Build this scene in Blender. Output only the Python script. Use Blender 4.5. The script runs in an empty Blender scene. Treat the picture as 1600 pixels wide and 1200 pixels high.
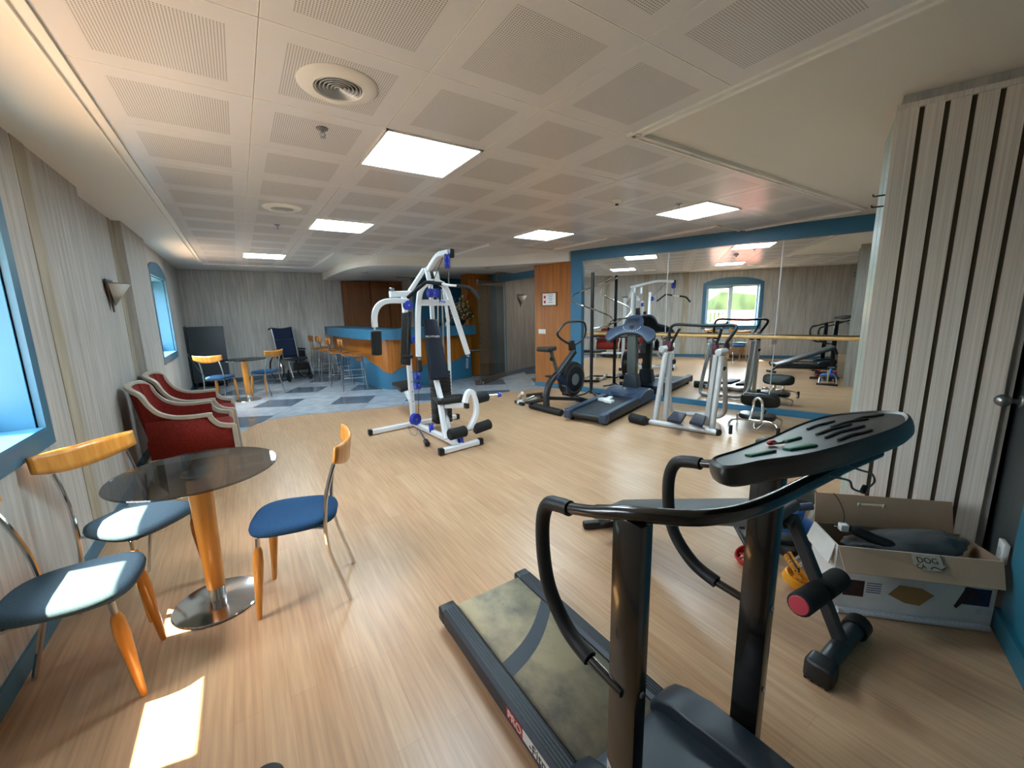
import bpy, bmesh, math, random
from mathutils import Vector, Matrix, Quaternion
random.seed(7)
SC = bpy.context.scene
COL = SC.collection
R = math.radians
# ---------------------------------------------------------------- camera
cam_d = bpy.data.cameras.new('camera'); cam = bpy.data.objects.new('camera', cam_d); COL.objects.link(cam)
cam_d.sensor_fit = 'HORIZONTAL'; cam_d.sensor_width = 36; cam_d.lens = 14.284; cam_d.clip_start = .02
_m = Matrix(((0.83278, 0.11498, -0.541532), (-0.55322, 0.136425, -0.821788), (-0.020611, 0.983955, 0.177221))).to_4x4()
_m.translation = (0, 0, 1.495)
cam.matrix_world = _m
SC.camera = cam
# ---------------------------------------------------------------- world, sun, exposure
W = bpy.data.worlds.new('sky'); SC.world = W; W.use_nodes = True
wn, wl = W.node_tree.nodes, W.node_tree.links
sky = wn.new('ShaderNodeTexSky'); sky.sky_type = 'NISHITA'; sky.sun_disc = False
sky.sun_elevation = R(64); sky.sun_rotation = R(-100); sky.air_density = 1.2; sky.dust_density = 2.0
bg = wn['Background']; bg.inputs['Strength'].default_value = 1.1
hs = wn.new('ShaderNodeHueSaturation'); hs.inputs['Saturation'].default_value = .45
wl.new(sky.outputs['Color'], hs.inputs['Color']); wl.new(hs.outputs['Color'], bg.inputs['Color'])
sun_d = bpy.data.lights.new('sun', 'SUN'); sun = bpy.data.objects.new('sun', sun_d); COL.objects.link(sun)
sun_d.energy = 18; sun_d.angle = R(.6); sun_d.color = (1, .86, .56)
sun.rotation_euler = Vector((.455, -.09, -1)).to_track_quat('-Z', 'Y').to_euler(); sun.location = (-6, 2, 8)
SC.view_settings.view_transform = 'Standard'; SC.view_settings.look = 'None'
SC.view_settings.exposure = 1.78; SC.view_settings.gamma = 1.0; SC.view_settings.use_curve_mapping = False
LED = 13.0           # strength of the ceiling light panels
SC.cycles.max_bounces = 10; SC.cycles.diffuse_bounces = 5; SC.cycles.glossy_bounces = 6
SC.cycles.transparent_max_bounces = 12; SC.cycles.sample_clamp_indirect = 6; SC.cycles.use_denoising = True
SC.cycles.caustics_reflective = False; SC.cycles.caustics_refractive = False
HC = 2.515           # ceiling height

# ---------------------------------------------------------------- materials
def srgb(h):
    c = [int(h[i:i+2], 16) / 255 for i in (0, 2, 4)]
    return tuple(((v + .055) / 1.055) ** 2.4 if v > .04045 else v / 12.92 for v in c) + (1,)
def mat(name, hexc, rough=.5, metal=0, spec=.5, coat=0, noise=0, nscale=40, bump=0, em=0):
    m = bpy.data.materials.new(name); m.use_nodes = True; n, l = m.node_tree.nodes, m.node_tree.links
    b = n['Principled BSDF']; b.inputs['Base Color'].default_value = srgb(hexc); b.inputs['Roughness'].default_value = rough
    b.inputs['Metallic'].default_value = metal; b.inputs['Specular IOR Level'].default_value = spec; b.inputs['Coat Weight'].default_value = coat
    if em:
        b.inputs['Emission Color'].default_value = srgb(hexc); b.inputs['Emission Strength'].default_value = em
    if noise or bump:
        tc = n.new('ShaderNodeTexCoord'); nz = n.new('ShaderNodeTexNoise'); nz.inputs['Scale'].default_value = nscale; nz.inputs['Detail'].default_value = 4
        l.new(tc.outputs['Object'], nz.inputs['Vector'])
        if noise:
            c = srgb(hexc); rp = n.new('ShaderNodeValToRGB'); e = rp.color_ramp.elements
            e[0].position = .3; e[1].position = .7
            e[0].color = tuple(v * (1 - noise) for v in c[:3]) + (1,); e[1].color = tuple(min(1, v * (1 + noise)) for v in c[:3]) + (1,)
            l.new(nz.outputs['Fac'], rp.inputs['Fac']); l.new(rp.outputs['Color'], b.inputs['Base Color'])
        if bump:
            bp = n.new('ShaderNodeBump'); bp.inputs['Strength'].default_value = bump; bp.inputs['Distance'].default_value = .003
            l.new(nz.outputs['Fac'], bp.inputs['Height']); l.new(bp.outputs['Normal'], b.inputs['Normal'])
    return m
def nodes_of(m): return m.node_tree.nodes, m.node_tree.links, m.node_tree.nodes['Principled BSDF']
def ramp(n, stops):
    r = n.new('ShaderNodeValToRGB'); e = r.color_ramp.elements
    while len(e) < len(stops): e.new(.5)
    for q, (p, c) in zip(e, stops): q.position = p; q.color = srgb(c)
    return r
def math_node(n, l, op, a, b=None, c=None):
    k = n.new('ShaderNodeMath'); k.operation = op
    for i, v in enumerate((a, b, c)):
        if v is None: continue
        if isinstance(v, (int, float)): k.inputs[i].default_value = v
        else: l.new(v, k.inputs[i])
    return k.outputs[0]
def mapped(n, l, scale=(1, 1, 1), rotz=0, loc=(0, 0, 0), src='Object'):
    tc = n.new('ShaderNodeTexCoord'); mp = n.new('ShaderNodeMapping'); mp.inputs['Scale'].default_value = scale
    mp.inputs['Rotation'].default_value = (0, 0, rotz); mp.inputs['Location'].default_value = loc
    l.new(tc.outputs[src], mp.inputs['Vector']); return mp.outputs['Vector']
def wallpaper(name, dark, mid, light, freq=26):
    m = mat(name, mid, .62, spec=.35); n, l, b = nodes_of(m)
    nz = n.new('ShaderNodeTexNoise'); nz.inputs['Scale'].default_value = 1; nz.inputs['Detail'].default_value = 6; nz.inputs['Roughness'].default_value = .65
    l.new(mapped(n, l, (freq, freq, 1.5)), nz.inputs['Vector'])
    n2 = n.new('ShaderNodeTexNoise'); n2.inputs['Scale'].default_value = 1; n2.inputs['Detail'].default_value = 2
    l.new(mapped(n, l, (2.2, 2.2, .25)), n2.inputs['Vector'])
    s = math_node(n, l, 'ADD', math_node(n, l, 'MULTIPLY', nz.outputs['Fac'], .72), math_node(n, l, 'MULTIPLY', n2.outputs['Fac'], .28))
    r = ramp(n, [(.36, dark), (.5, mid), (.64, light)]); l.new(s, r.inputs['Fac']); l.new(r.outputs['Color'], b.inputs['Base Color'])
    bp = n.new('ShaderNodeBump'); bp.inputs['Strength'].default_value = .35; bp.inputs['Distance'].default_value = .004
    l.new(nz.outputs['Fac'], bp.inputs['Height']); l.new(bp.outputs['Normal'], b.inputs['Normal'])
    return m
def woodm(name, dark, mid, light, rough=.4, axis='z', freq=30, coat=0):
    m = mat(name, mid, rough, coat=coat); n, l, b = nodes_of(m)
    nz = n.new('ShaderNodeTexNoise'); nz.inputs['Scale'].default_value = 1; nz.inputs['Detail'].default_value = 5
    sc = {'z': (freq, freq, 1.2), 'x': (1.2, freq, freq), 'y': (freq, 1.2, freq)}[axis]
    l.new(mapped(n, l, sc), nz.inputs['Vector'])
    r = ramp(n, [(.3, dark), (.5, mid), (.7, light)]); l.new(nz.outputs['Fac'], r.inputs['Fac']); l.new(r.outputs['Color'], b.inputs['Base Color'])
    return m
M = {}
M['paper'] = wallpaper('streaked_wallpaper', '9f9b95', 'b5b0a9', 'c8c3bc')
M['paper_beige'] = wallpaper('beige_streaked_wallpaper', '978c78', 'a99e8a', 'bab09c', 18)
M['paper_hall'] = wallpaper('brownish_streaked_wallpaper', '6a6863', '7a7772', '8a8781')
M['plaster'] = mat('cream_plaster', 'eae6de', .55)
M['trim'] = mat('white_trim', 'efece6', .4)
M['blue'] = mat('petrol_blue_paint', '306c8c', .38, noise=.04, nscale=6)
M['blue_dark'] = mat('dusty_blue_paint', '3e6b83', .45)
M['teal'] = mat('teal_paint', '2b7086', .4)
M['slate_base'] = mat('slate_baseboard', '4d5a66', .45)
M['orange_wood'] = woodm('orange_veneer', '8c4c12', '9e5c18', 'ae6b22', .35)
M['brown_wood'] = woodm('brown_veneer', '6e3d14', '7e481a', '8c5423', .4)
M['chair_wood'] = woodm('honey_beech', 'c07a2c', 'd8903c', 'e4a24e', .28, coat=.3)
M['barre'] = woodm('pale_beech_rail', 'c79a5c', 'd8ac6c', 'e4bd82', .4, 'y')
M['chrome'] = mat('chrome', 'd8d8d8', .12, 1)
M['steel'] = mat('brushed_steel', '9a9c9e', .3, 1)
M['white_metal'] = mat('white_enamel', 'e2e4e6', .32)
M['silver'] = mat('silver_paint', 'c4c6c8', .38, .25)
M['black'] = mat('black_plastic', '141516', .42)
M['black_gloss'] = mat('black_enamel', '15120f', .22, coat=.4)
M['foam'] = mat('black_foam', '101012', .8, noise=.2, nscale=200, bump=.3)
M['grip'] = mat('black_rubber_grip', '17181a', .5, spec=.4)
M['navy_vinyl'] = mat('navy_vinyl', '0b1122', .5, spec=.35)
M['blue_fabric'] = mat('blue_felt', '34567a', .95, spec=.1, noise=.12, nscale=160)
M['sunlit_felt'] = mat('sunlit_blue_felt', '4e6372', .95, spec=.1, noise=.12, nscale=160)  # paler copy of the blue felt, sunlit look mixed into its colour
M['navy'] = mat('navy_cloth', '10203c', .8, noise=.15, nscale=60)
M['pulley'] = mat('blue_pulley_plastic', '2334a8', .35)
M['burgundy'] = mat('burgundy_plastic', '4a1626', .4)
M['red_fabric'] = mat('red_upholstery', '7a241c', .85, spec=.2, noise=.28, nscale=70, bump=.3)
M['cream_wood'] = mat('cream_painted_wood', 'b3a898', .4, noise=.08, nscale=20)
M['slateblue'] = mat('slate_blue_plastic', '303f55', .45)
M['slateblue_dark'] = mat('dark_slate_plastic', '1b2530', .5)
M['rail_dark'] = mat('dark_navy_plastic', '1d2731', .5, noise=.15, nscale=90)
M['hood'] = mat('blue_black_plastic', '17212a', .42)
M['card'] = mat('brown_cardboard', 'b0947a', .85, spec=.15, noise=.05, nscale=10)
M['card_in'] = mat('brown_cardboard_inside', '98806a', .9, spec=.1)
M['print_white'] = mat('white_printed_card', 'd2cdc6', .55, noise=.08, nscale=9)
M['grey_cloth'] = mat('charcoal_cloth', '5a5b5c', .8, noise=.12, nscale=14, bump=.4)
M['door_grey'] = mat('dark_grey_lacquer', '45494a', .35)
M['white_plastic'] = mat('white_plastic', 'e6e6e2', .4)
M['red'] = mat('red_plastic', 'b01c22', .4)
M['yellow'] = mat('orange_plastic', 'e0941c', .4)
M['green'] = mat('green_label', '1d6b52', .4)
M['blue_plastic'] = mat('bright_blue_plastic', '1c5aa8', .35)
M['slate'] = mat('slate_board', '30373d', .5, noise=.1, nscale=3)
M['pvc'] = mat('white_window_frame', 'dcdedd', .35)
M['dark'] = mat('dark_groove', '4a3f2e', .8)
M['orange_label'] = mat('orange_sticker', 'e8541c', .5)
M['ivory'] = mat('ivory_shade', 'c9c4b8', .4)
M['leaf'] = mat('dried_leaves', '4a4a22', .8, noise=.5, nscale=20)
M['petal'] = mat('cream_petals', 'a89a78', .8, noise=.2, nscale=30)
M['petal_red'] = mat('rust_petals', '8c3a22', .8)

def make_specials():
    # perforated metal ceiling tiles, 0.625 m pitch
    m = mat('perforated_tile', 'cfc8bd', .27, spec=.6); n, l, b = nodes_of(m); M['tile'] = m
    tc = n.new('ShaderNodeTexCoord'); sp = n.new('ShaderNodeSeparateXYZ'); l.new(tc.outputs['Object'], sp.inputs[0])
    fx = math_node(n, l, 'FRACT', math_node(n, l, 'DIVIDE', math_node(n, l, 'ADD', sp.outputs[0], 6.70), .625))
    fy = math_node(n, l, 'FRACT', math_node(n, l, 'DIVIDE', math_node(n, l, 'ADD', sp.outputs[1], 4.445), .625))
    ax = math_node(n, l, 'ABSOLUTE', math_node(n, l, 'SUBTRACT', fx, .5)); ay = math_node(n, l, 'ABSOLUTE', math_node(n, l, 'SUBTRACT', fy, .5))
    mx = math_node(n, l, 'MAXIMUM', ax, ay)
    inner = math_node(n, l, 'LESS_THAN', mx, .345); seam = math_node(n, l, 'GREATER_THAN', mx, .491)
    def dots(o):
        f = math_node(n, l, 'FRACT', math_node(n, l, 'MULTIPLY', o, 100)); return math_node(n, l, 'POWER', math_node(n, l, 'SUBTRACT', f, .5), 2)
    d2 = math_node(n, l, 'ADD', dots(sp.outputs[0]), dots(sp.outputs[1]))
    hole = math_node(n, l, 'MULTIPLY', math_node(n, l, 'LESS_THAN', d2, .085), inner)
    mix = n.new('ShaderNodeMix'); mix.data_type = 'RGBA'; mix.inputs[6].default_value = srgb('e3e0df'); mix.inputs[7].default_value = srgb('959089')
    l.new(hole, mix.inputs[0])
    mix2 = n.new('ShaderNodeMix'); mix2.data_type = 'RGBA'; mix2.inputs[7].default_value = srgb('f2efe9'); l.new(seam, mix2.inputs[0]); l.new(mix.outputs[2], mix2.inputs[6])
    l.new(mix2.outputs[2], b.inputs['Base Color'])
    hh = math_node(n, l, 'SUBTRACT', seam, hole); bp = n.new('ShaderNodeBump'); bp.inputs['Strength'].default_value = .5; bp.inputs['Distance'].default_value = .002
    l.new(seam, bp.inputs['Height']); l.new(bp.outputs['Normal'], b.inputs['Normal'])
    # laminate
    m = mat('oak_laminate', 'c9a67c', .3, spec=.35); n, l, b = nodes_of(m); M['laminate'] = m
    br = n.new('ShaderNodeTexBrick'); br.inputs['Scale'].default_value = 1; br.inputs['Brick Width'].default_value = 1.2; br.inputs['Row Height'].default_value = .095
    br.inputs['Mortar Size'].default_value = .0007; br.inputs['Mortar Smooth'].default_value = .2; br.offset = .37
    br.inputs['Color1'].default_value = srgb('d8b08a'); br.inputs['Color2'].default_value = srgb('cfa47e'); br.inputs['Mortar'].default_value = srgb('ba8e68')
    l.new(mapped(n, l, (1, 1, 1), R(90)), br.inputs['Vector'])
    nz = n.new('ShaderNodeTexNoise'); nz.inputs['Scale'].default_value = 1; nz.inputs['Detail'].default_value = 6; l.new(mapped(n, l, (60, 2.5, 1)), nz.inputs['Vector'])
    r = ramp(n, [(.3, 'bfbfbf'), (.7, 'ffffff')]); l.new(nz.outputs['Fac'], r.inputs['Fac'])
    mm = n.new('ShaderNodeMix'); mm.data_type = 'RGBA'; mm.blend_type = 'MULTIPLY'; mm.inputs[0].default_value = .55
    l.new(br.outputs['Color'], mm.inputs[6]); l.new(r.outputs['Color'], mm.inputs[7])
    # worn, greyish patches where the room is walked most
    n3 = n.new('ShaderNodeTexNoise'); n3.inputs['Scale'].default_value = .9; n3.inputs['Detail'].default_value = 4; l.new(mapped(n, l), n3.inputs['Vector'])
    r3 = ramp(n, [(.2, 'ffffff'), (.9, 'd5d1c8')]); l.new(n3.outputs['Fac'], r3.inputs['Fac'])
    m3 = n.new('ShaderNodeMix'); m3.data_type = 'RGBA'; m3.blend_type = 'MULTIPLY'; m3.inputs[0].default_value = .6
    l.new(mm.outputs[2], m3.inputs[6]); l.new(r3.outputs['Color'], m3.inputs[7]); l.new(m3.outputs[2], b.inputs['Base Color'])
    rr = ramp(n, [(.3, '888888'), (.7, '949494')]); b.inputs['Roughness'].default_value = .33
    # bar floor: pale tiles with dark slate tiles, laid at an angle
    m = mat('pale_floor_tile', 'aeb4ba', .18, spec=.6); n, l, b = nodes_of(m); M['floortile'] = m
    v = mapped(n, l, (1, 1, 1), R(27), (0, 0, 0)); sp = n.new('ShaderNodeSeparateXYZ'); l.new(v, sp.inputs[0])
    # tile centre of one dark tile at world (0.99, 9.08)
    a = R(27); cx = .99 * math.cos(a) - 9.08 * math.sin(a); cy = .99 * math.sin(a) + 9.08 * math.cos(a)
    T = .62
    def cell(o, c):
        q = math_node(n, l, 'DIVIDE', math_node(n, l, 'ADD', o, -c + T / 2 + 40 * T), 2 * T); return math_node(n, l, 'LESS_THAN', math_node(n, l, 'FRACT', q), .5)
    dk = math_node(n, l, 'MULTIPLY', cell(sp.outputs[0], cx), cell(sp.outputs[1], cy))
    def gr(o, c):
        q = math_node(n, l, 'FRACT', math_node(n, l, 'DIVIDE', math_node(n, l, 'ADD', o, -c + T / 2 + 40 * T), T)); return math_node(n, l, 'LESS_THAN', math_node(n, l, 'MINIMUM', q, math_node(n, l, 'SUBTRACT', 1, q)), .006)
    g = math_node(n, l, 'MAXIMUM', gr(sp.outputs[0], cx), gr(sp.outputs[1], cy))
    nz = n.new('ShaderNodeTexNoise'); nz.inputs['Scale'].default_value = 5; nz.inputs['Detail'].default_value = 5; l.new(mapped(n, l), nz.inputs['Vector'])
    rl = ramp(n, [(.3, '9aa0a8'), (.7, 'b4bac1')]); l.new(nz.outputs['Fac'], rl.inputs['Fac'])
    rd = ramp(n, [(.3, '4a5663'), (.7, '647080')]); l.new(nz.outputs['Fac'], rd.inputs['Fac'])
    mx = n.new('ShaderNodeMix'); mx.data_type = 'RGBA'; l.new(dk, mx.inputs[0]); l.new(rl.outputs['Color'], mx.inputs[6]); l.new(rd.outputs['Color'], mx.inputs[7])
    m2 = n.new('ShaderNodeMix'); m2.data_type = 'RGBA'; m2.inputs[7].default_value = srgb('7c828a'); l.new(g, m2.inputs[0]); l.new(mx.outputs[2], m2.inputs[6])
    l.new(m2.outputs[2], b.inputs['Base Color'])
    # mirror, glass
    m = mat('mirror_silver', 'f4f6f4', .012, 1); M['mirror'] = m
    m = bpy.data.materials.new('smoked_glass'); m.use_nodes = True; n, l, b = nodes_of(m); M['smoked'] = m
    b.inputs['Base Color'].default_value = srgb('5d6268'); b.inputs['Transmission Weight'].default_value = 1; b.inputs['Roughness'].default_value = .02; b.inputs['IOR'].default_value = 1.4
    def thin(name, col, fac):
        m = bpy.data.materials.new(name); m.use_nodes = True; n, l = m.node_tree.nodes, m.node_tree.links
        n.remove(n['Principled BSDF']); o = n['Material Output']
        t = n.new('ShaderNodeBsdfTransparent'); t.inputs[0].default_value = srgb(col); g = n.new('ShaderNodeBsdfGlossy'); g.inputs['Roughness'].default_value = .02
        lw = n.new('ShaderNodeLayerWeight'); lw.inputs['Blend'].default_value = .5
        fo = math_node(n, l, 'ADD', math_node(n, l, 'MULTIPLY', math_node(n, l, 'POWER', lw.outputs['Facing'], 3.5), fac), .04)
        mx = n.new('ShaderNodeMixShader'); l.new(fo, mx.inputs[0]); l.new(t.outputs[0], mx.inputs[1]); l.new(g.outputs[0], mx.inputs[2]); l.new(mx.outputs[0], o.inputs['Surface'])
        return m
    M['pane'] = thin('clear_window_glass', 'f4f8f8', .25); M['door_glass'] = thin('tinted_door_glass', 'ccd8da', .3); M['smoked'] = thin('smoked_table_glass', 'b4b6ba', .35)
    # slatted pvc board
    m = mat('ribbed_board', 'c8bfb2', .42); n, l, b = nodes_of(m); M['ribbed'] = m
    nz = n.new('ShaderNodeTexNoise'); nz.inputs['Scale'].default_value = 1; nz.inputs['Detail'].default_value = 3; l.new(mapped(n, l, (150, 150, 1.2)), nz.inputs['Vector'])
    r = ramp(n, [(.3, 'd0c6bc'), (.5, 'ded5cb'), (.7, 'ece5dc')]); l.new(nz.outputs['Fac'], r.inputs['Fac']); l.new(r.outputs['Color'], b.inputs['Base Color'])
    bp = n.new('ShaderNodeBump'); bp.inputs['Strength'].default_value = .4; bp.inputs['Distance'].default_value = .004; l.new(nz.outputs['Fac'], bp.inputs['Height']); l.new(bp.outputs['Normal'], b.inputs['Normal'])
    # worn treadmill belt
    m = mat('worn_beige_belt', '8f8464', .8, spec=.25); n, l, b = nodes_of(m); M['belt'] = m
    nz = n.new('ShaderNodeTexNoise'); nz.inputs['Scale'].default_value = 1; nz.inputs['Detail'].default_value = 6; nz.inputs['Roughness'].default_value = .62; l.new(mapped(n, l, (5.5, 4, 4)), nz.inputs['Vector'])
    r = ramp(n, [(.33, '7a766c'), (.47, 'a0967f'), (.62, 'b8aa8a')]); l.new(nz.outputs['Fac'], r.inputs['Fac']); l.new(r.outputs['Color'], b.inputs['Base Color'])
    M['led'] = mat('led_diffuser', 'd2eefc', .5, em=LED); M['hall_fill'] = mat('added_hall_glow', 'fff6ea', .5, em=LED*.4)
    M['black_belt'] = mat('black_belt', '20252c', .6, noise=.2, nscale=30)
    M['foliage'] = mat('distant_foliage', '46562f', .9, noise=.45, nscale=1.2)
    M['roof_red'] = mat('red_roof_tiles', '8a4034', .8, noise=.2, nscale=3)
    M['render_wall'] = mat('pale_render', '8f887c', .85)
make_specials()

# ---------------------------------------------------------------- mesh helpers
INV = {}                     # root or part -> world matrix used to bring world points into its own frame
def tagm(o, label=None, cat=None, group=None, kind=None):
    if label: o['label'] = label
    if cat: o['category'] = cat
    if group: o['group'] = group
    if kind: o['kind'] = kind
    return o
def thing(name, label, cat, loc=(0, 0, 0), rotz=0, group=None):
    o = bpy.data.objects.new(name, None); COL.objects.link(o); o.empty_display_size = .1
    o.location = loc; o.rotation_euler = (0, 0, rotz)
    INV[o.name] = (Matrix.Translation(Vector(loc)) @ Matrix.Rotation(rotz, 4, 'Z'))
    return tagm(o, label, cat, group)
def fillet(pts, r, seg=5):
    pts = [Vector(p) for p in pts]
    if r <= 0 or len(pts) < 3: return pts
    out = [pts[0]]
    for i in range(1, len(pts) - 1):
        a, b, c = pts[i-1], pts[i], pts[i+1]
        d1, d2 = (a - b), (c - b); rr = min(r, d1.length * .48, d2.length * .48)
        if d1.length < 1e-6 or d2.length < 1e-6: continue
        p, q = b + d1.normalized() * rr, b + d2.normalized() * rr
        for k in range(seg + 1):
            t = k / seg; out.append((1-t)**2 * p + 2*t*(1-t) * b + t*t * q)
    out.append(pts[-1]); return out
def curve_pts(pts, n=6, closed=False):     # Catmull-Rom through the points
    P = [Vector(p) for p in pts]; out = []; N = len(P)
    rng = range(N) if closed else range(N - 1)
    for i in rng:
        p1, p2 = P[i], P[(i+1) % N]
        p0 = P[i-1] if (closed or i) else p1; p3 = P[(i+2) % N] if (closed or i + 2 < N) else p2
        for k in range(n):
            t = k / n; out.append(.5 * ((2*p1) + (p2-p0)*t + (2*p0-5*p1+4*p2-p3)*t*t + (3*p1-p0-3*p2+p3)*t**3))
    if not closed: out.append(P[-1])
    return out
class MB:
    def __init__(s): s.v = []; s.f = []
    def add(s, vs, fs):
        o = len(s.v); s.v += [Vector(p) for p in vs]; s.f += [[i + o for i in f] for f in fs]; return s
    def addbm(s, bm):
        bm.verts.ensure_lookup_table(); bm.verts.index_update()
        s.add([v.co.copy() for v in bm.verts], [[v.index for v in f.verts] for f in bm.faces]); bm.free(); return s
    def box(s, c, d, rot=None, bev=0, seg=2):
        bm = bmesh.new(); bmesh.ops.create_cube(bm, size=1)
        for v in bm.verts: v.co = Vector((v.co.x * d[0], v.co.y * d[1], v.co.z * d[2]))
        if bev: bmesh.ops.bevel(bm, geom=bm.edges[:], offset=min(bev, min(d) * .49), segments=seg, profile=.5, affect='EDGES')
        mt = Matrix.Translation(Vector(c)) @ (rot.to_4x4() if rot is not None else Matrix.Identity(4))
        bmesh.ops.transform(bm, matrix=mt, verts=bm.verts); return s.addbm(bm)
    def beam(s, a, b, w, h, up=(0, 0, 1), bev=.003):      # w along side, h along up
        a, b = Vector(a), Vector(b); z = (b - a); L = z.length; z.normalize(); u = Vector(up)
        x = u.cross(z)
        if x.length < 1e-4: x = Vector((1, 0, 0)).cross(z)
        x.normalize(); y = z.cross(x)
        return s.box((a + b) / 2, (w, h, L), Matrix((x, y, z)).transposed(), bev)
    def sweep(s, pts, prof, closed=False, up=None, cap=True, scale=None):
        P = [Vector(p) for p in pts]; n = len(P); m = len(prof)
        T = []
        for i in range(n):
            if closed: t = P[(i+1) % n] - P[i-1]
            else: t = P[min(i+1, n-1)] - P[max(i-1, 0)]
            T.append(t.normalized())
        u = Vector(up) if up is not None else (Vector((0, 0, 1)) if abs(T[0].z) < .9 else Vector((1, 0, 0)))
        x = u.cross(T[0]).normalized(); vs = []
        for i in range(n):
            if up is not None:
                xx = u.cross(T[i]); x = xx.normalized() if xx.length > .05 else (x - T[i] * x.dot(T[i])).normalized()
            else: x = (x - T[i] * x.dot(T[i])).normalized()
            y = T[i].cross(x); k = scale[i] if scale else 1
            vs += [P[i] + x * (a * k) + y * (b * k) for a, b in prof]
        fs = []
        for i in range(n if closed else n - 1):
            j = (i + 1) % n
            for q in range(m): fs.append([i*m+q, i*m+(q+1) % m, j*m+(q+1) % m, j*m+q])
        if cap and not closed: fs += [list(range(m))[::-1], [(n-1)*m+q for q in range(m)]]
        return s.add(vs, fs)
    def tube(s, pts, r, rad=0, n=10, closed=False, scale=None, cap=True):
        if rad: pts = fillet(pts, rad)
        return s.sweep(pts, [(r*math.cos(2*math.pi*k/n), r*math.sin(2*math.pi*k/n)) for k in range(n)], closed, scale=scale, cap=cap)
    def sq(s, pts, w, h, rad=0, up=(0, 0, 1)):
        if rad: pts = fillet(pts, rad)
        c = min(w, h) * .15; a, b = w/2, h/2
        return s.sweep(pts, [(a-c, -b), (a, -b+c), (a, b-c), (a-c, b), (-a+c, b), (-a, b-c), (-a, -b+c), (-a+c, -b)], up=up)
    def lathe(s, prof, o=(0, 0, 0), axis=(0, 0, 1), n=24, cap=True):
        q = Vector((0, 0, 1)).rotation_difference(Vector(axis).normalized()); vs = []; fs = []; m = len(prof); o = Vector(o)
        for k in range(n):
            a = 2*math.pi*k/n
            for r, z in prof: vs.append(o + q @ Vector((r*math.cos(a), r*math.sin(a), z)))
        for k in range(n):
            j = (k+1) % n
            for i in range(m-1): fs.append([k*m+i, j*m+i, j*m+i+1, k*m+i+1])
        if cap and prof[0][0] > 1e-6: fs.append([k*m for k in range(n)][::-1])
        if cap and prof[-1][0] > 1e-6: fs.append([k*m+m-1 for k in range(n)])
        return s.add(vs, fs)
    def cyl(s, a, b, r, r2=None, n=16, bev=.004):
        a, b = Vector(a), Vector(b); L = (b-a).length; r2 = r if r2 is None else r2; e = min(bev, r*.4, r2*.4, L*.4)
        return s.lathe([(0.0001, 0), (r-e, 0), (r, e), (r2, L-e), (r2-e, L), (0.0001, L)], a, b-a, n)
    def ell(s, c, d, rot=None, n=14):
        bm = bmesh.new(); bmesh.ops.create_uvsphere(bm, u_segments=n, v_segments=max(6, n//2), radius=1)
        mt = Matrix.Translation(Vector(c)) @ (rot.to_4x4() if rot is not None else Matrix.Identity(4)) @ Matrix.Diagonal((*d, 1))
        bmesh.ops.transform(bm, matrix=mt, verts=bm.verts); return s.addbm(bm)
    def prism(s, poly, z0, z1, mt=None, bev=0, seg=2):     # polygon in local xy extruded along z
        bm = bmesh.new(); vs = [bm.verts.new((p[0], p[1], z0)) for p in poly]; f = bm.faces.new(vs)
        r = bmesh.ops.extrude_face_region(bm, geom=[f]); up = [v for v in r['geom'] if isinstance(v, bmesh.types.BMVert)]
        for v in up: v.co.z = z1
        if bev: bmesh.ops.bevel(bm, geom=[e for e in bm.edges if e.calc_face_angle(0) > R(50) or len(poly) < 1] or bm.edges[:], offset=bev, segments=seg, affect='EDGES', profile=.5)
        bmesh.ops.recalc_face_normals(bm, faces=bm.faces)
        if mt is not None: bmesh.ops.transform(bm, matrix=mt, verts=bm.verts)
        return s.addbm(bm)
    def grid(s, fn, nu, nv):
        vs = [fn(i/nu, j/nv) for i in range(nu+1) for j in range(nv+1)]
        return s.add(vs, [[i*(nv+1)+j, (i+1)*(nv+1)+j, (i+1)*(nv+1)+j+1, i*(nv+1)+j+1] for i in range(nu) for j in range(nv)])
    def build(s, name, m, parent=None, world=True, label=None, flat=False, thick=0, sub=0, ang=38):
        me = bpy.data.meshes.new(name); V = s.v
        if parent is not None and world:
            iv = INV[parent.name].inverted(); V = [iv @ p for p in V]
        me.from_pydata([tuple(p) for p in V], [], s.f); me.update()
        bm = bmesh.new(); bm.from_mesh(me); bmesh.ops.recalc_face_normals(bm, faces=bm.faces); bm.to_mesh(me); bm.free()
        mm = M[m] if isinstance(m, str) else m
        me.materials.append(mm)
        if not flat:
            me.polygons.foreach_set('use_smooth', [True] * len(me.polygons)); me.set_sharp_from_angle(angle=R(ang))
        o = bpy.data.objects.new(name, me); COL.objects.link(o)
        if parent is not None: o.parent = parent; INV[o.name] = INV[parent.name]
        if thick:
            md = o.modifiers.new('solid', 'SOLIDIFY'); md.thickness = thick; md.offset = 0
        if sub:
            md = o.modifiers.new('sub', 'SUBSURF'); md.levels = sub; md.render_levels = sub
        if label: o['label'] = label
        return o
def struct(name, mb, m, label, parent=None, flat=True, cat=None):
    o = mb.build(name, m, parent, flat=flat)
    if parent is None: tagm(o, label, cat or name.split('_')[0], kind='structure')
    return o
def kids(o): return [c for c in bpy.data.objects if c.parent == o]
def copy_tree(o, parent=None):
    c = o.copy(); COL.objects.link(c); c.parent = parent; INV[c.name] = INV.get(o.name, Matrix.Identity(4))
    for ch in kids(o): copy_tree(ch, c)
    return c
def place_copy(o, loc, rotz, label, cat=None):
    c = copy_tree(o); c.location = loc; c.rotation_euler = (0, 0, rotz); c['label'] = label
    return c
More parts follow.
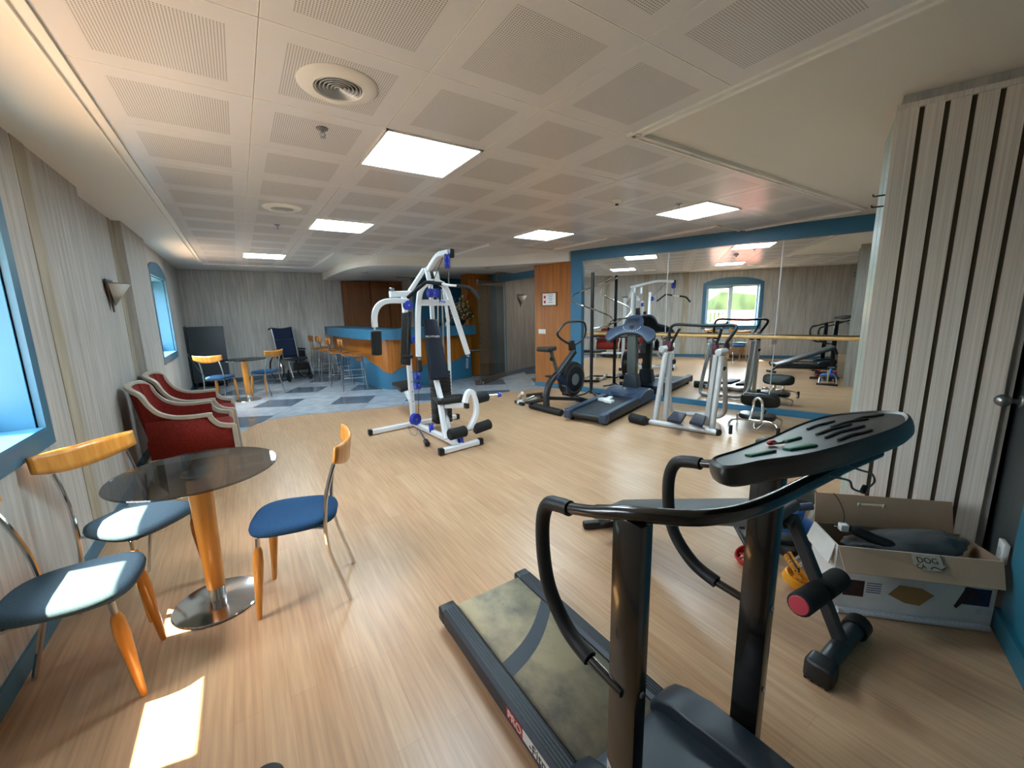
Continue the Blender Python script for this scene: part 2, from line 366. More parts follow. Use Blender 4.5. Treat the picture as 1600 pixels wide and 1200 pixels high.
def text(body, size, mt, m, parent, name='lettering', ext=.0006, align='CENTER', bold=0, world=True, sx=1):
    cu = bpy.data.curves.new('txt', 'FONT'); cu.body = body; cu.size = size; cu.align_x = align; cu.align_y = 'CENTER'; cu.extrude = ext; cu.offset = bold
    t = bpy.data.objects.new('txt', cu); COL.objects.link(t); bpy.context.view_layer.update()
    me = bpy.data.meshes.new_from_object(t.evaluated_get(bpy.context.evaluated_depsgraph_get())); bpy.data.objects.remove(t); bpy.data.curves.remove(cu)
    b = MB(); b.add([mt @ Vector((v.co.x * sx, v.co.y, v.co.z)) for v in me.vertices], [list(p.vertices) for p in me.polygons]); bpy.data.meshes.remove(me)
    return b.build(name, m, parent, world=world, flat=True)
def frame(o, x, y):          # matrix whose x, y axes follow the two directions
    x = Vector(x).normalized(); y = Vector(y); y = (y - x * y.dot(x)).normalized(); z = x.cross(y)
    m = Matrix((x, y, z)).transposed().to_4x4(); m.translation = Vector(o); return m
TH = R(17.5); PM = Vector((5.739, 3.607, 0)); MN = Vector((math.cos(TH), math.sin(TH), 0)); MS = Vector((-math.sin(TH), math.cos(TH), 0))
def MP(t, z, d=0): return PM + MS * t + MN * d + Vector((0, 0, z))       # along the mirror wall, height, depth into the wall
TC = R(19.37); CN = Vector((math.cos(TC), math.sin(TC), 0)); CS = Vector((-math.sin(TC), math.cos(TC), 0))
def CP(c, s, z): return CN * c + CS * s + Vector((0, 0, z))             # frame of the slatted column
def wbox(fn, a, b, bev=0):      # box between two corners in a wall frame
    c = [(fn(x, y, z)) for x in (a[0], b[0]) for y in (a[1], b[1]) for z in (a[2], b[2])]
    m = MB(); return m.add(c, [[0, 1, 3, 2], [4, 6, 7, 5], [0, 4, 5, 1], [2, 3, 7, 6], [0, 2, 6, 4], [1, 5, 7, 3]])

# ================================================================ THE ROOM
struct('floor', MB().box((3, 4.5, -.1), (12, 16, .2)), 'laminate', 'pale oak laminate floor boards across the exercise room', cat='floor')
edge = [(-.96, 5.95), (-.55, 6.0), (-.151, 6.247), (.031, 6.6), (.28, 6.76), (.7, 6.76), (1.22, 6.6), (1.79, 6.48), (2.4, 6.4), (3.1, 6.35), (3.74, 6.33), (4.55, 6.23), (7.5, 6.2)]
ep = [(p.x, p.y) for p in curve_pts([(x, y, 0) for x, y in edge], 5)]
struct('floor', MB().prism(ep + [(7.5, 11.4), (-1.1, 11.4)], -.02, .004), 'floortile', 'glossy pale grey tiled floor with dark slate squares around the bar', cat='floor')

# ---- ceiling: plaster slab, perforated metal tiles, edge trims
struct('ceiling', MB().box((3.37, 4.5, HC + .2), (9.26, 16, .4)), 'plaster', 'smooth cream plaster border of the ceiling', cat='ceiling')
X0, Y0, T = -.45, 1.805, .625
def gx(i): return X0 + T * i
def gy(j): return Y0 + T * j
regions = [(0, 3, -6, 13), (3, 4, -6, 9), (4, 6, 0, 8), (6, 8, 0, 6), (8, 9, 0, 4), (9, 10, 0, 2)]
tb = MB()
LIGHTS = {(2, 1), (2, 5), (1, 10), (6, 4), (7, 1)}
for a, b, c, d in regions:
    for i in range(a, b):
        for j in range(c, d):
            if (i, j) in LIGHTS: continue
            x, y = gx(i), gy(j); e = .0015
            tb.add([(x+e, y+e, HC-.008), (x+T-e, y+e, HC-.008), (x+T-e, y+T-e, HC-.008), (x+e, y+T-e, HC-.008),
                    (x+e, y+e, HC), (x+T-e, y+e, HC), (x+T-e, y+T-e, HC), (x+e, y+T-e, HC)], [[0, 3, 2, 1], [0, 1, 5, 4], [1, 2, 6, 5], [2, 3, 7, 6], [3, 0, 4, 7]])
struct('ceiling', tb, 'tile', 'perforated metal ceiling tiles with square hole patterns', cat='ceiling')
def cell(i, j): return any(a <= i < b and c <= j < d for a, b, c, d in regions)
tr = MB()
for i in range(-1, 11):
    for j in range(-6, 14):
        for (di, dj) in ((1, 0), (0, 1)):
            if cell(i, j) != cell(i+di, j+dj) and j + dj > -6:
                if di: a, b = (gx(i+1), gy(j), 0), (gx(i+1), gy(j+1), 0)
                else: a, b = (gx(i), gy(j+1), 0), (gx(i+1), gy(j+1), 0)
                s = 1 if cell(i, j) else -1; off = Vector((di, dj, 0)) * s
                for w0, w1, h in ((0, .012, .020), (.012, .05, .012), (.05, .062, .024)):
                    p, q = Vector(a) + off * (w0+w1)/2, Vector(b) + off * (w0+w1)/2
                    ax = (q-p).normalized() * .06
                    tr.box((p+q)/2 + Vector((0, 0, HC - h/2)), (abs(q.x-p.x) + (w1-w0 if not di else 0) + (0 if di else 0) or w1-w0, abs(q.y-p.y) or w1-w0, h))
struct('trim_1', tr, 'trim', 'white raised trim running around the perforated tiles', cat='trim')

# ---- left wall
LW = -.94
def wallbox(x0, x1, y0, y1, z0, z1): return MB().box(((x0+x1)/2, (y0+y1)/2, (z0+z1)/2), (x1-x0, y1-y0, z1-z0))
lw = MB()
def addb(m, x0, x1, y0, y1, z0, z1): m.box(((x0+x1)/2, (y0+y1)/2, (z0+z1)/2), (x1-x0, y1-y0, z1-z0))
WIN = [(1.71, 3.09), (7.55, 8.95)]
ZS, ZT = .93, 2.1
for y0, y1, x in ((-2.2, WIN[0][0], LW), (WIN[0][1], 4.70, LW), (4.70, 6.05, LW-.06), (6.05, 7.30, LW+.015), (7.30, WIN[1][0], LW-.03), (WIN[1][1], 11.4, LW-.03)):
    addb(lw, -1.26, x, y0, y1, 0, HC)
for (y0, y1), x in zip(WIN, (LW, LW-.03)):
    addb(lw, -1.26, x, y0, y1, 0, ZS); addb(lw, -1.26, x, y0, y1, ZT, HC)
struct('wall_left', lw, 'paper', 'grey streaked wallpaper wall with two arched windows', cat='wall')
st = MB()
addb(st, LW-.02, LW+.004, 3.56, 3.74, .09, HC); addb(st, LW-.07, LW-.056, 4.70, 4.86, .09, HC); addb(st, LW-.07, LW-.056, 5.88, 6.05, .09, HC)
struct('trim_2', st, 'paper_beige', 'beige vertical wallpaper bands between the left windows', cat='trim')
bs = MB()
for y0, y1, x in ((-2.2, 4.70, LW), (4.70, 6.05, LW-.06), (6.05, 7.30, LW+.015), (7.30, 11.3, LW-.03)): addb(bs, x-.01, x+.014, y0, y1, 0, .09)
struct('baseboard_left', bs, 'blue_dark', 'dusty blue baseboard along the left wall', cat='baseboard')

def window(n, y0, y1, xw, label):
    w = thing('window_%d' % n, label, 'window', (xw, (y0+y1)/2, ZS)); w['kind'] = 'structure'
    # arched casing on the wall
    oy0, oy1, zb = y0-.085, y1+.085, ZS-.09
    mt = Matrix(((0, 0, 1, xw), (1, 0, 0, 0), (0, 1, 0, 0), (0, 0, 0, 1)))   # local x->Y, y->Z, z->X
    c = MB()
    c.prism([(oy0, zb), (oy1, zb), (oy1, ZS), (oy0, ZS)], -.01, .028, mt)
    for a, b in ((oy0, y0), (y1, oy1)): c.prism([(a, ZS), (b, ZS), (b, ZT), (a, ZT)], -.01, .028, mt)
    ar = [(oy0, ZT)] + [(oy0 + (oy1-oy0)*k/16, ZT + .06 + .155*(1-(2*k/16-1)**2)**.8) for k in range(17)] + [(oy1, ZT)]
    c.prism(ar, -.01, .028, mt); c.build('casing', 'blue_dark', w)
    rv = MB(); xo = -1.2
    addb(rv, xo, xw-.005, y0-.001, y0+.012, ZS, ZT); addb(rv, xo, xw-.005, y1-.012, y1+.001, ZS, ZT); addb(rv, xo, xw-.005, y0, y1, ZT-.012, ZT+.001)
    rv.build('reveal', 'blue', w)
    sl = MB(); addb(sl, xo, xw+.03, y0+.012, y1-.012, ZS-.002, ZS+.016); sl.build('window_sill', 'blue', w)
    fr = MB(); X = -1.2
    def fb(a0, a1, b0, b1, d=.05): addb(fr, X-d/2, X+d/2, a0, a1, b0, b1)
    ym = (y0+y1)/2
    fb(y0, y0+.045, ZS, ZT); fb(y1-.045, y1, ZS, ZT); fb(y0, y1, ZS, ZS+.045); fb(y0, y1, ZT-.045, ZT); fb(ym-.03, ym+.03, ZS, ZT)
    fb(ym+.03, ym+.075, ZS+.045, ZT-.045, .07); fb(y1-.09, y1-.045, ZS+.045, ZT-.045, .07); fb(ym+.03, y1-.045, ZS+.045, ZS+.09, .07); fb(ym+.03, y1-.045, ZT-.09, ZT-.045, .07)
    fr.build('window_frame', 'pvc', w)
    for a, b in ((y0+.045, ym-.03), (ym+.075, y1-.09)):
        g = MB(); g.add([(X, a, ZS+.045), (X, b, ZS+.045), (X, b, ZT-.045), (X, a, ZT-.045)], [[0, 1, 2, 3]]); g.build('pane', 'pane', w)
    h = MB(); h.box((X+.045, y1-.065, ZS+.14), (.02, .03, .07), bev=.004); h.beam((X+.06, y1-.065, ZS+.15), (X+.06, y1-.065, ZS+.05), .02, .016); h.build('handle', 'white_plastic', w)
    return w
window(1, *WIN[0], LW, 'arched window with dusty blue casing nearest the camera on the left wall')
window(2, *WIN[1], LW-.03, 'arched window with dusty blue casing at the far end of the left wall')

# ---- back wall
struct('wall_back', MB().box((3, 11.42, HC/2), (9, .24, HC)), 'paper', 'grey streaked wallpaper wall behind the wheelchair', cat='wall')
struct('baseboard_back', MB().box((1.4, 11.29, .05), (4.8, .03, .1)), 'slate_base', 'dark slate baseboard along the back wall', cat='baseboard')
# ---- mirror wall with header, pillar and base
struct('wall_mirror_side', wbox(MP, (-2.4, 0, .02), (2.2, HC, .3)), 'paper', 'wall that carries the long mirrors', cat='wall')
def tt(p): return (Vector(p) - PM).dot(MS)
J = [2.0, tt((5.597,4.059,1.303)), tt((6.04,2.651,1.3)), -2.35]
for k in range(3):
    o = struct('mirror', wbox(MP, (J[k+1]+.003, .085, .005), (J[k]-.003, 2.335, .019)), 'mirror', None)
    o['kind'] = 'thing'; o['category'] = 'mirror'; o['group'] = 'mirror panels on the long wall'
    o['label'] = ['large wall mirror panel beside the blue pillar behind the bike', 'middle wall mirror panel reflecting the arched window', 'large wall mirror panel nearest the slatted column'][k]
jm = MB()
for k in (1, 2):
    pts = [MP(J[k] + random.uniform(-.004, .004), .09 + 2.24*i/24, .004) for i in range(25)]
    jm.sq(pts, .012, .006, up=MN)
struct('trim_3', jm, 'silver', 'worn silvery joints between the wall mirrors', cat='trim')
hd = wbox(MP, (-2.4, 2.333, -.05), (2.17, HC, .03)); hd.add(*(lambda m: (m.v, m.f))(wbox(MP, (1.95, 0, -.05), (2.17, 2.333, .03))))
hd.add(*(lambda m: (m.v, m.f))(wbox(MP, (-2.4, 0, -.03), (1.95, .085, .03))))
struct('trim_4', hd, 'blue', 'blue header, pillar and sill framing the wall mirrors', cat='trim')
# ---- orange veneered column beside the hall
struct('wall_column', wbox(MP, (2.17, .09, -.005), (3.0, 2.36, .9)), 'orange_wood', 'orange wood veneered column left of the mirrors', cat='wall')
struct('baseboard_column', wbox(MP, (2.17, 0, -.015), (3.01, .09, .9)), 'blue_dark', 'blue base of the orange column', cat='baseboard')
# ---- lowered ceiling over the bar
sc = [(1.86, 11.4), (1.83, 9.44), (1.9, 8.3), (2.08, 7.72), (2.38, 7.5), (2.9, 7.43), (3.45, 7.36), (3.85, 7.15), (4.2, 6.8), (4.57, 6.25), (4.8, 5.95), (5.03, 5.70)]
sp_ = [(p.x, p.y) for p in curve_pts([(x, y, 0) for x, y in sc], 5)]
struct('ceiling', MB().prism(sp_ + [(7.5, 5.7), (7.5, 11.4)], 2.345, HC + .01), 'plaster', 'curved lowered ceiling over the bar', cat='ceiling')
# ---- hall beyond the glass door
hw = MB(); a = Vector((5.0, 7.87, 0)); d = Vector((.935, .355, 0)); nn = Vector((-d.y, d.x, 0))
hw.add([a, a+d*2.4, a+d*2.4+nn*.2, a+nn*.2] + [p + Vector((0, 0, 2.4)) for p in (a, a+d*2.4, a+d*2.4+nn*.2, a+nn*.2)], [[0, 1, 5, 4], [1, 2, 6, 5], [2, 3, 7, 6], [3, 0, 4, 7]])
struct('wall_hall', hw, 'paper_hall', 'brownish grey streaked wall of the hallway behind the glass door', cat='wall')
hb = MB().beam(a + Vector((0, 0, .05)) - nn*.01, a+d*2.4 + Vector((0, 0, .05)) - nn*.01, .03, .1)
struct('baseboard_hall', hb, 'slate_base', 'dark slate baseboard along the hallway wall', cat='baseboard')
struct('wall_hall_end', MB().box((5.05, 8.14, 1.2), (.06, .50, 2.4)), 'blue_dark', 'dusty blue end of the hallway wall', cat='wall')
struct('trim_5', MB().beam((5.0, 8.2, 2.2), (4.9, 6.45, 2.2), .1, .13), 'blue_dark', 'blue beam over the hallway opening', cat='trim')
# ---- right-hand wall by the camera: teal, dark grey door, wallpaper further left
struct('wall_right', wbox(CP, (2.66, -1.1, 0), (1.2, -.775, HC)), 'teal', 'teal painted wall at the right edge', cat='wall')
struct('wall_rear', wbox(CP, (1.2, -1.1, 0), (-1.9, -.775, HC)), 'paper', 'grey wallpaper wall behind the camera', cat='wall')
struct('baseboard_right', wbox(CP, (2.665, -.78, 0), (1.2, -.755, .1)), 'teal', 'teal baseboard of the right wall', cat='baseboard')
dr = wbox(CP, (2.66, -1.1, 0), (3.6, -.795, 2.2)); D1 = thing('door_1', 'dark grey door between the slatted column and the teal wall', 'door', tuple(CP(2.8, -.9, 0))); D1['kind'] = 'structure'
dr.build('door_leaf', 'door_grey', D1, flat=True)
kp = Vector((2.982,0.232,1.03)); kb = MB(); kb.cyl(kp, kp + CS*.035, .012); kb.ell(kp + CS*.055, (.03, .03, .03)); kb.cyl(kp - CS*.02, kp+CS*.004, .03); kb.build('door_knob', 'steel', D1)
struct('wall_right_upper', wbox(CP, (2.66, -1.1, 2.2), (3.6, -.78, HC)), 'paper', 'wallpaper above the grey door', cat='wall')
struct('wall_side', wbox(CP, (3.4, -.95, 0), (7.3, -.62, HC)), 'paper', 'wallpaper wall behind the slatted column', cat='wall')
# ---- slatted column
struct('wall_slatted_column', wbox(CP, (3.0, -.77, 0), (3.5, -.225, HC)), 'paper', 'wallpapered column behind the slatted board', cat='wall')
M['pale_green'] = mat('pale_green_lacquer', '9aa69c', .4)
gp = wbox(CP, (2.99, -.226, 0), (3.22, -.205, 2.44)); gp.add(*(lambda m: (m.v, m.f))(wbox(CP, (3.235, -.226, 0), (3.5, -.205, 2.44))))
struct('trim_6', gp, 'pale_green', 'pale green side boards of the slatted column, seen in the mirror', cat='trim')
SL = thing('slatted_panel', 'tall ribbed beige board with dark vertical grooves on the right column', 'panel', tuple(CP(2.98, -.47, 0)))
s0 = -.203; gs = [-.297 - .0875*k for k in range(5)]; prev = s0
for g in gs + [-.74]:
    wbox(CP, (2.974, prev, .0), (2.998, g + .010 if g != -.74 else -.735, 2.44)).build('slat', 'ribbed', SL); prev = g - .010
wbox(CP, (2.988, s0, .0), (2.999, -.735, 2.44)).build('backing', 'dark', SL)
wbox(CP, (2.968, s0+.004, 2.44), (2.999, -.739, 2.465)).build('top_strip', 'ribbed', SL)
for px, py in ((1378,303),(1380,320)):
    pass
# outer shell so that no sky leaks in behind the bar and hall
struct('wall_outer', MB().box((7.7, 6, 1.3), (.2, 11.4, 2.6)), 'plaster', 'wall closing the hallway beyond the bar', cat='wall')

# ---- outside: seen through the windows and in the mirror
struct('ground', MB().box((-25, 5, -3.3), (46, 90, .2)), 'render_wall', 'sunlit yard outside the windows', cat='ground')
hz = MB()
for k in range(70):
    y = random.uniform(-28, 36); x = -22 - random.uniform(0, 6); z = random.uniform(-3, 2.2)
    bm = bmesh.new(); bmesh.ops.create_icosphere(bm, subdivisions=2, radius=random.uniform(2, 3.6))
    for v in bm.verts: v.co *= random.uniform(.85, 1.15)
    bmesh.ops.translate(bm, verts=bm.verts, vec=(x, y, z)); hz.addbm(bm)
o = hz.build('hillside_foliage', 'foliage', flat=True); tagm(o, 'green wooded hillside outside the windows', 'trees', kind='stuff')
for k, (x, y, w, l, h, lab) in enumerate([(-10, .2, 5, 4.5, 3.2, 'low house with red tiled roof outside the near window'), (-15, 15, 7, 9, 3.2, 'pale house with red tiled roof outside the far window')]):
    H_ = thing('house', lab, 'house', (x, y, -3.2))
    MB().box((x, y, -3.2 + h/2), (w, l, h)).build('house_wall', 'render_wall', H_, flat=True)
    z = -3.2 + h
    MB().add([(x-w/2-.4, y-l/2-.4, z), (x+w/2+.4, y-l/2-.4, z), (x+w/2+.4, y+l/2+.4, z), (x-w/2-.4, y+l/2+.4, z), (x, y-l/2+1, z+1.3), (x, y+l/2-1, z+1.3)],
        [[0, 1, 4], [1, 2, 5, 4], [2, 3, 5], [3, 0, 4, 5], [0, 3, 2, 1]]).build('roof', 'roof_red', H_, flat=True)
fc = thing('railing', 'pale slatted fence outside the near window', 'fence', (-4.2, 3.4, -3.2))
for k in range(26):
    MB().box((-4.2, 2.1 + .13*k, -.9), (.03, .06, 4.4)).build('slat', 'pvc', fc, flat=True)
MB().box((-4.22, 3.7, 1.32), (.05, 3.5, .08)).build('top_rail', 'pvc', fc, flat=True)

# ================================================================ CEILING FIXTURES, THINGS ON WALLS
LL = ['square ceiling light panel, largest and nearest the camera', 'square ceiling light panel halfway down the room before the bar', 'square ceiling light panel farthest away, near the back wall',
      'square ceiling light panel above the exercise bike, left of the mirror one', 'square ceiling light panel closest to the mirrors']
for k, (i, j) in enumerate([(2, 1), (2, 5), (1, 10), (6, 4), (7, 1)]):
    x, y = gx(i) + T/2, gy(j) + T/2
    t = thing('ceiling_light', LL[k], 'light', (x, y, HC-.01), 0, 'square ceiling light panels')
    f = MB(); h = T/2 - .002
    for dx, dy, w, l in ((0, h-.008, 2*h, .016), (0, -h+.008, 2*h, .016), (h-.008, 0, .016, 2*h), (-h+.008, 0, .016, 2*h)): f.box((x+dx, y+dy, HC-.008), (w, l, .016))
    f.build('frame', 'trim', t, flat=True)
    MB().box((x, y, HC-.006), (2*h-.032, 2*h-.032, .01)).build('diffuser', 'led', t, flat=True)
DL = ['round ceiling air diffuser nearest the camera, left of the big light', 'round ceiling air diffuser farther down the room']
for k, (x, y) in enumerate([(.493, 2.115), (.467, 4.62)]):
    t = thing('air_diffuser', DL[k], 'vent', (x, y, HC-.01), 0, 'round ceiling air diffusers')
    MB().lathe([(.10, -.012), (.106, -.020), (.125, -.016), (.162, -.012), (.172, -.004), (.172, 0)], (x, y, HC-.006), n=40, cap=False).build('rim', 'trim', t)
    MB().cyl((x, y, HC-.012), (x, y, HC-.009), .104, n=32, bev=.001).build('backing', 'dark', t)
    for q in range(6):
        r = .098 - q*.016; MB().lathe([(r, -.018), (r-.003, -.020), (r-.011, -.006), (r-.008, -.004), (r, -.018)], (x, y, HC-.004), n=32, cap=False).build('vane', 'silver', t)
SPL = ['chrome ceiling sprinkler nearest the camera', 'small ceiling sprinkler by the far air diffuser', 'ceiling sprinkler beside the light by the mirrors', 'tiny ceiling sprinkler beside the farthest light panel']
for k, (x, y) in enumerate([(.503, 2.613), (.484, 5.49), (3.77, 2.64), (.47, 8.2)]):
    t = thing('sprinkler', SPL[k], 'sprinkler', (x, y, HC-.01), 0, 'ceiling sprinklers'); z = HC - .008
    MB().lathe([(.0001, 0), (.032, 0), (.03, -.006), (.012, -.012), (.0001, -.012)], (x, y, z)).build('escutcheon', 'steel', t)
    b = MB(); b.cyl((x, y, z-.01), (x, y, z-.022), .008)
    for s in (-1, 1): b.tube([(x+s*.006, y, z-.02), (x+s*.016, y, z-.032), (x, y, z-.046)], .002, n=6)
    b.build('body', 'steel', t); MB().cyl((x, y, z-.046), (x, y, z-.049), .015).build('deflector', 'steel', t)
x, y, z = 3.11, 2.848, HC-.008
t = thing('smoke_detector', 'small white smoke detector on the tiles left of the mirror-side light', 'detector', (x, y, z))
MB().lathe([(.0001, 0), (.045, 0), (.045, -.014), (.03, -.034), (.0001, -.036)], (x, y, z)).build('housing', 'white_plastic', t)
MB().lathe([(.0001, -.03), (.016, -.034), (.014, -.05), (.0001, -.052)], (x, y, z)).build('sensor', 'black', t)
x, y = 5.45, 7.2
for k, (x, y, lb) in enumerate([((2.274,8.875,2.345)[0], (2.274,8.875,2.345)[1], 'small round spotlight in the lowered ceiling left of the weight machine'), ((4.202,7.16,2.345)[0], (4.202,7.16,2.345)[1], 'small round spotlight in the lowered ceiling above the flowers')]):
    t = thing('downlight', lb, 'light', (x, y, 2.34), 0, 'spotlights in the lowered ceiling')
    MB().lathe([(.03, -.002), (.05, -.01), (.055, 0)], (x, y, 2.345), cap=False).build('ring', 'steel', t); MB().cyl((x, y, 2.343), (x, y, 2.339), .03).build('lamp', 'white_plastic', t)
gr = MB(); c = Vector((3.614,9.736,2.345)); t = thing('ceiling_grille', 'dark linear ventilation grille in the lowered ceiling over the bar', 'vent', tuple(c))
MB().box(c - Vector((0, 0, .004)), (.9, .14, .01)).build('frame', 'trim', t, flat=True)
for k in range(4): MB().box(c + Vector((0, -.045+.03*k, -.011)), (.84, .012, .006)).build('slot', 'dark', t, flat=True)

# triangular wall sconces
def sconce(loc, n, label, M2=None):      # n: direction out of the wall
    n = Vector(n).normalized(); u = Vector((0, 0, 1)).cross(n); o = Vector(loc)
    t = thing('wall_sconce', label, 'lamp', tuple(o))
    F = frame(o, u, (0, 0, 1))
    MB().prism([(-.13, .14), (.13, .14), (0, -.16)], -.0, .012, F @ Matrix.Translation((0, 0, -.004))).build('backplate', 'brown_metal', t, flat=True)
    b = MB(); top = [o + n*(.02+.13*math.sin(a)) + u*(-.135*math.cos(a)) + Vector((0, 0, .10)) for a in [math.pi*k/12 for k in range(13)]]
    b.add(top + [o + n*.02 + Vector((0, 0, -.1))], [[k, k+1, 13] for k in range(12)]); b.build('lamp_shade', 'ivory', t, thick=.004)
    MB().tube([p + Vector((0, 0, .003)) for p in top], .006, n=6).build('rim', 'steel', t)
M['brown_metal'] = mat('bronze_metal', '5c5048', .4, .7)
sconce((-.98, 5.36, 1.72), (1, 0, 0), 'triangular wall sconce on the left wall above the armchairs')
hp = a + d*.55
sconce((hp.x-nn.x*.01+.12, hp.y-nn.y*.01+.05, 1.74), -nn, 'triangular wall sconce on the hallway wall beside the orange column')
# certificate, switch, sockets
def onwall(name, label, cat, c, w, h, m, fm=None, z0=-.02):
    t = thing(name, label, cat, tuple(c)); F = frame(c, -MS, (0, 0, 1)); return t, F
c = Vector((4.923,6.136,1.697)); t = thing('framed_certificate', 'small framed certificate hanging on the orange column', 'picture', tuple(c)); F = frame(c, -MS, (0, 0, 1))
b = MB()
for q in ((0, .118, .34, .02), (0, -.118, .34, .02), (.16, 0, .02, .25), (-.16, 0, .02, .25)): b.box(F @ Vector((q[0], q[1], 0)), (q[2], q[3], .022), F.to_3x3())
b.build('picture_frame', 'brown_wood', t, flat=True); MB().box(F @ Vector((0, 0, -.004)), (.31, .23, .008), F.to_3x3()).build('paper', 'white_plastic', t, flat=True)
for q in (.04, -.05): MB().box(F @ Vector((-.1, q, .001)), (.045, .05, .002), F.to_3x3()).build('seal', 'red', t, flat=True)
pr = MB()
for k, (yy, ww) in enumerate(((.075, .12), (.045, .09), (.01, .1), (-.02, .07), (-.06, .1))): pr.box(F @ Vector((.03, yy, .001)), (ww, .008, .002), F.to_3x3())
pr.build('printed_lines', 'slateblue', t, flat=True)
c = Vector((4.877,6.301,1.088)); t = thing('switch_plate', 'white switch plate on the orange column under the certificate', 'switch', tuple(c)); F = frame(c, -MS, (0, 0, 1))
MB().box(c, (.16, .09, .014), F.to_3x3(), .003).build('plate', 'white_plastic', t)
for k in (-1, 0, 1): MB().box(F @ Vector((k*.045, 0, .009)), (.036, .06, .006), F.to_3x3(), .002).build('rocker', 'white_plastic', t)
c = Vector((2.827,0.183,0.349)); t = thing('wall_socket', 'white wall socket on the teal wall beside the cardboard box', 'socket', tuple(c)); F = frame(c, CN, (0, 0, 1))
MB().box(c, (.075, .10, .02), F.to_3x3(), .004).build('plate', 'white_plastic', t); MB().cyl(c + CS*.008, c + CS*.0125, .022).build('outlet', 'silver', t)
c = Vector((-.925, 1.35, .36)); t = thing('wall_socket', 'small round socket low on the left wall, seen in the mirror', 'socket', tuple(c)); MB().cyl(c - Vector((.012, 0, 0)), c, .035).build('plate', 'silver', t)
# ballet barre
ba = thing('ballet_barre', 'long round pale wooden barre in front of the mirrors', 'barre', tuple(MP(0, 1.08, -.15)))
tl, t_r = tt((5.061,5.258,1.088)), tt((6.169,1.743,1.091))
MB().cyl(MP(tl, 1.08, -.15), MP(-2.05, 1.075, -.15), .024).build('rail', 'barre', ba)
for k in (1.85, J[1], J[2], -1.95):
    b = MB(); b.tube([MP(k, 1.0, .0), MP(k, 1.0, -.10), MP(k, 1.055, -.15)], .01, .04, n=8); b.cyl(MP(k, 1.0, .004), MP(k, 1.0, -.012), .03); b.build('bracket', 'steel', ba)

t = thing('ceiling_light', 'unseen light panel added to brighten the hallway past the glass door', 'light', (6.3, 7.2, 2.33), 0, 'square ceiling light panels')  # out-of-view lamp, added because the hallway rendered dark
MB().box((6.3, 7.2, 2.335), (.60, .60, .016)).build('frame', 'trim', t, flat=True); MB().box((6.3, 7.2, 2.325), (.56, .56, .01)).build('diffuser', 'hall_fill', t, flat=True)

for k, (pz, lb) in enumerate((((2.86,0.85,2.054)[2], 'upper of two small dark hooks at the left edge of the slatted column'), ((2.86,0.85,1.999)[2], 'lower of two small dark hooks at the left edge of the slatted column'))):
    c = CP(3.01, -.205, pz); t = thing('wall_hook', lb, 'hook', tuple(c), 0, 'small hooks on the column')
    MB().tube([c - CS*.01, c + CS*.05, c + CS*.05 + Vector((0, 0, .012))], .004, .01, n=6).build('hook', 'black', t)

# ================================================================ CHAIRS AND TABLES
def make_chair():          # faces +x, origin on the floor under the seat
    t = thing('dining_chair', 'x', 'chair')
    out = []; N = 40
    for k in range(N):
        a = 2*math.pi*k/N; c, s_ = math.cos(a), math.sin(a)
        r = 1/((abs(c)**3.1 + abs(s_)**3.1)**(1/3.1))
        x = .205*c*r; wy = .205*(1 - .16*(1 - (x+.2)/.4)); out.append((x, wy*s_*r))
    b = MB(); rings = [(.90, .432), (.985, .438), (1.0, .452), (.975, .468), (.85, .478), (.5, .482), (.05, .482)]; m = len(out)
    vs = [(x*q, y*q, z) for q, z in rings for x, y in out]
    fs = [[r*m+i, r*m+(i+1) % m, (r+1)*m+(i+1) % m, (r+1)*m+i] for r in range(len(rings)-1) for i in range(m)] + [list(range(m))[::-1], [(len(rings)-1)*m+i for i in range(m)]]
    b.add(vs, fs).build('seat', 'blue_fabric', t, ang=60)
    MB().box((-.01, 0, .424), (.30, .26, .016), bev=.005).build('seat_frame', 'steel', t)
    for s in (-1, 1):
        MB().lathe([(.0001, 0), (.010, 0), (.013, .02), (.019, .17), (.025, .30), (.021, .36), (.013, .385), (.0001, .385)], (.185, s*.165, 0), (-.09, -s*.02, 1), 14).build('front_leg', 'chair_wood', t)
        MB().cyl((.150, s*.157, .380), (.146, s*.156, .437), .011).build('leg_collar', 'chrome', t)
        pts = curve_pts([(-.245, s*.172, .0), (-.205, s*.172, .15), (-.168, s*.170, .30), (-.158, s*.168, .42), (-.170, s*.165, .56), (-.20, s*.163, .68), (-.228, s*.163, .76)], 4)
        MB().tube(pts, .0105, n=8).build('rear_leg', 'chrome', t); MB().tube([(-.16, s*.168, .43), (-.05, s*.12, .428)], .008, n=8).build('bracket', 'chrome', t)
    b = MB()
    def bk(u, v):
        y = (u-.5)*.46; lo = .735 + .05*abs(2*u-1)**2.2; hi = .865 - .012*(1-abs(2*u-1)); z = lo + (hi-lo)*v
        return Vector((-.285 + .055*abs(2*u-1)**2 - .16*(z-.75), y, z))
    g1 = MB().grid(bk, 16, 4); g1.build('backrest', 'chair_wood', t, thick=.016)
    return t
CH = make_chair()
def put(o, x, y, rz, lab, cat='chair', first=False, z=0):
    if not first: o = copy_tree(o)
    o.location = (x, y, z); o.rotation_euler = (0, 0, rz); o['label'] = lab; o['category'] = cat; return o
put(CH, .135, 2.325, math.atan2(.10, -.37), 'blue seated cafe chair right of the near glass table, standing apart from the wall', first=True)
put(CH, -.665, 2.175, R(-4), 'blue seated cafe chair nearest the camera, cropped at the left edge, sunlit seat')
put(CH, -.56, 2.76, R(-43), 'blue seated cafe chair between the glass table and the wall, its orange back showing whole')
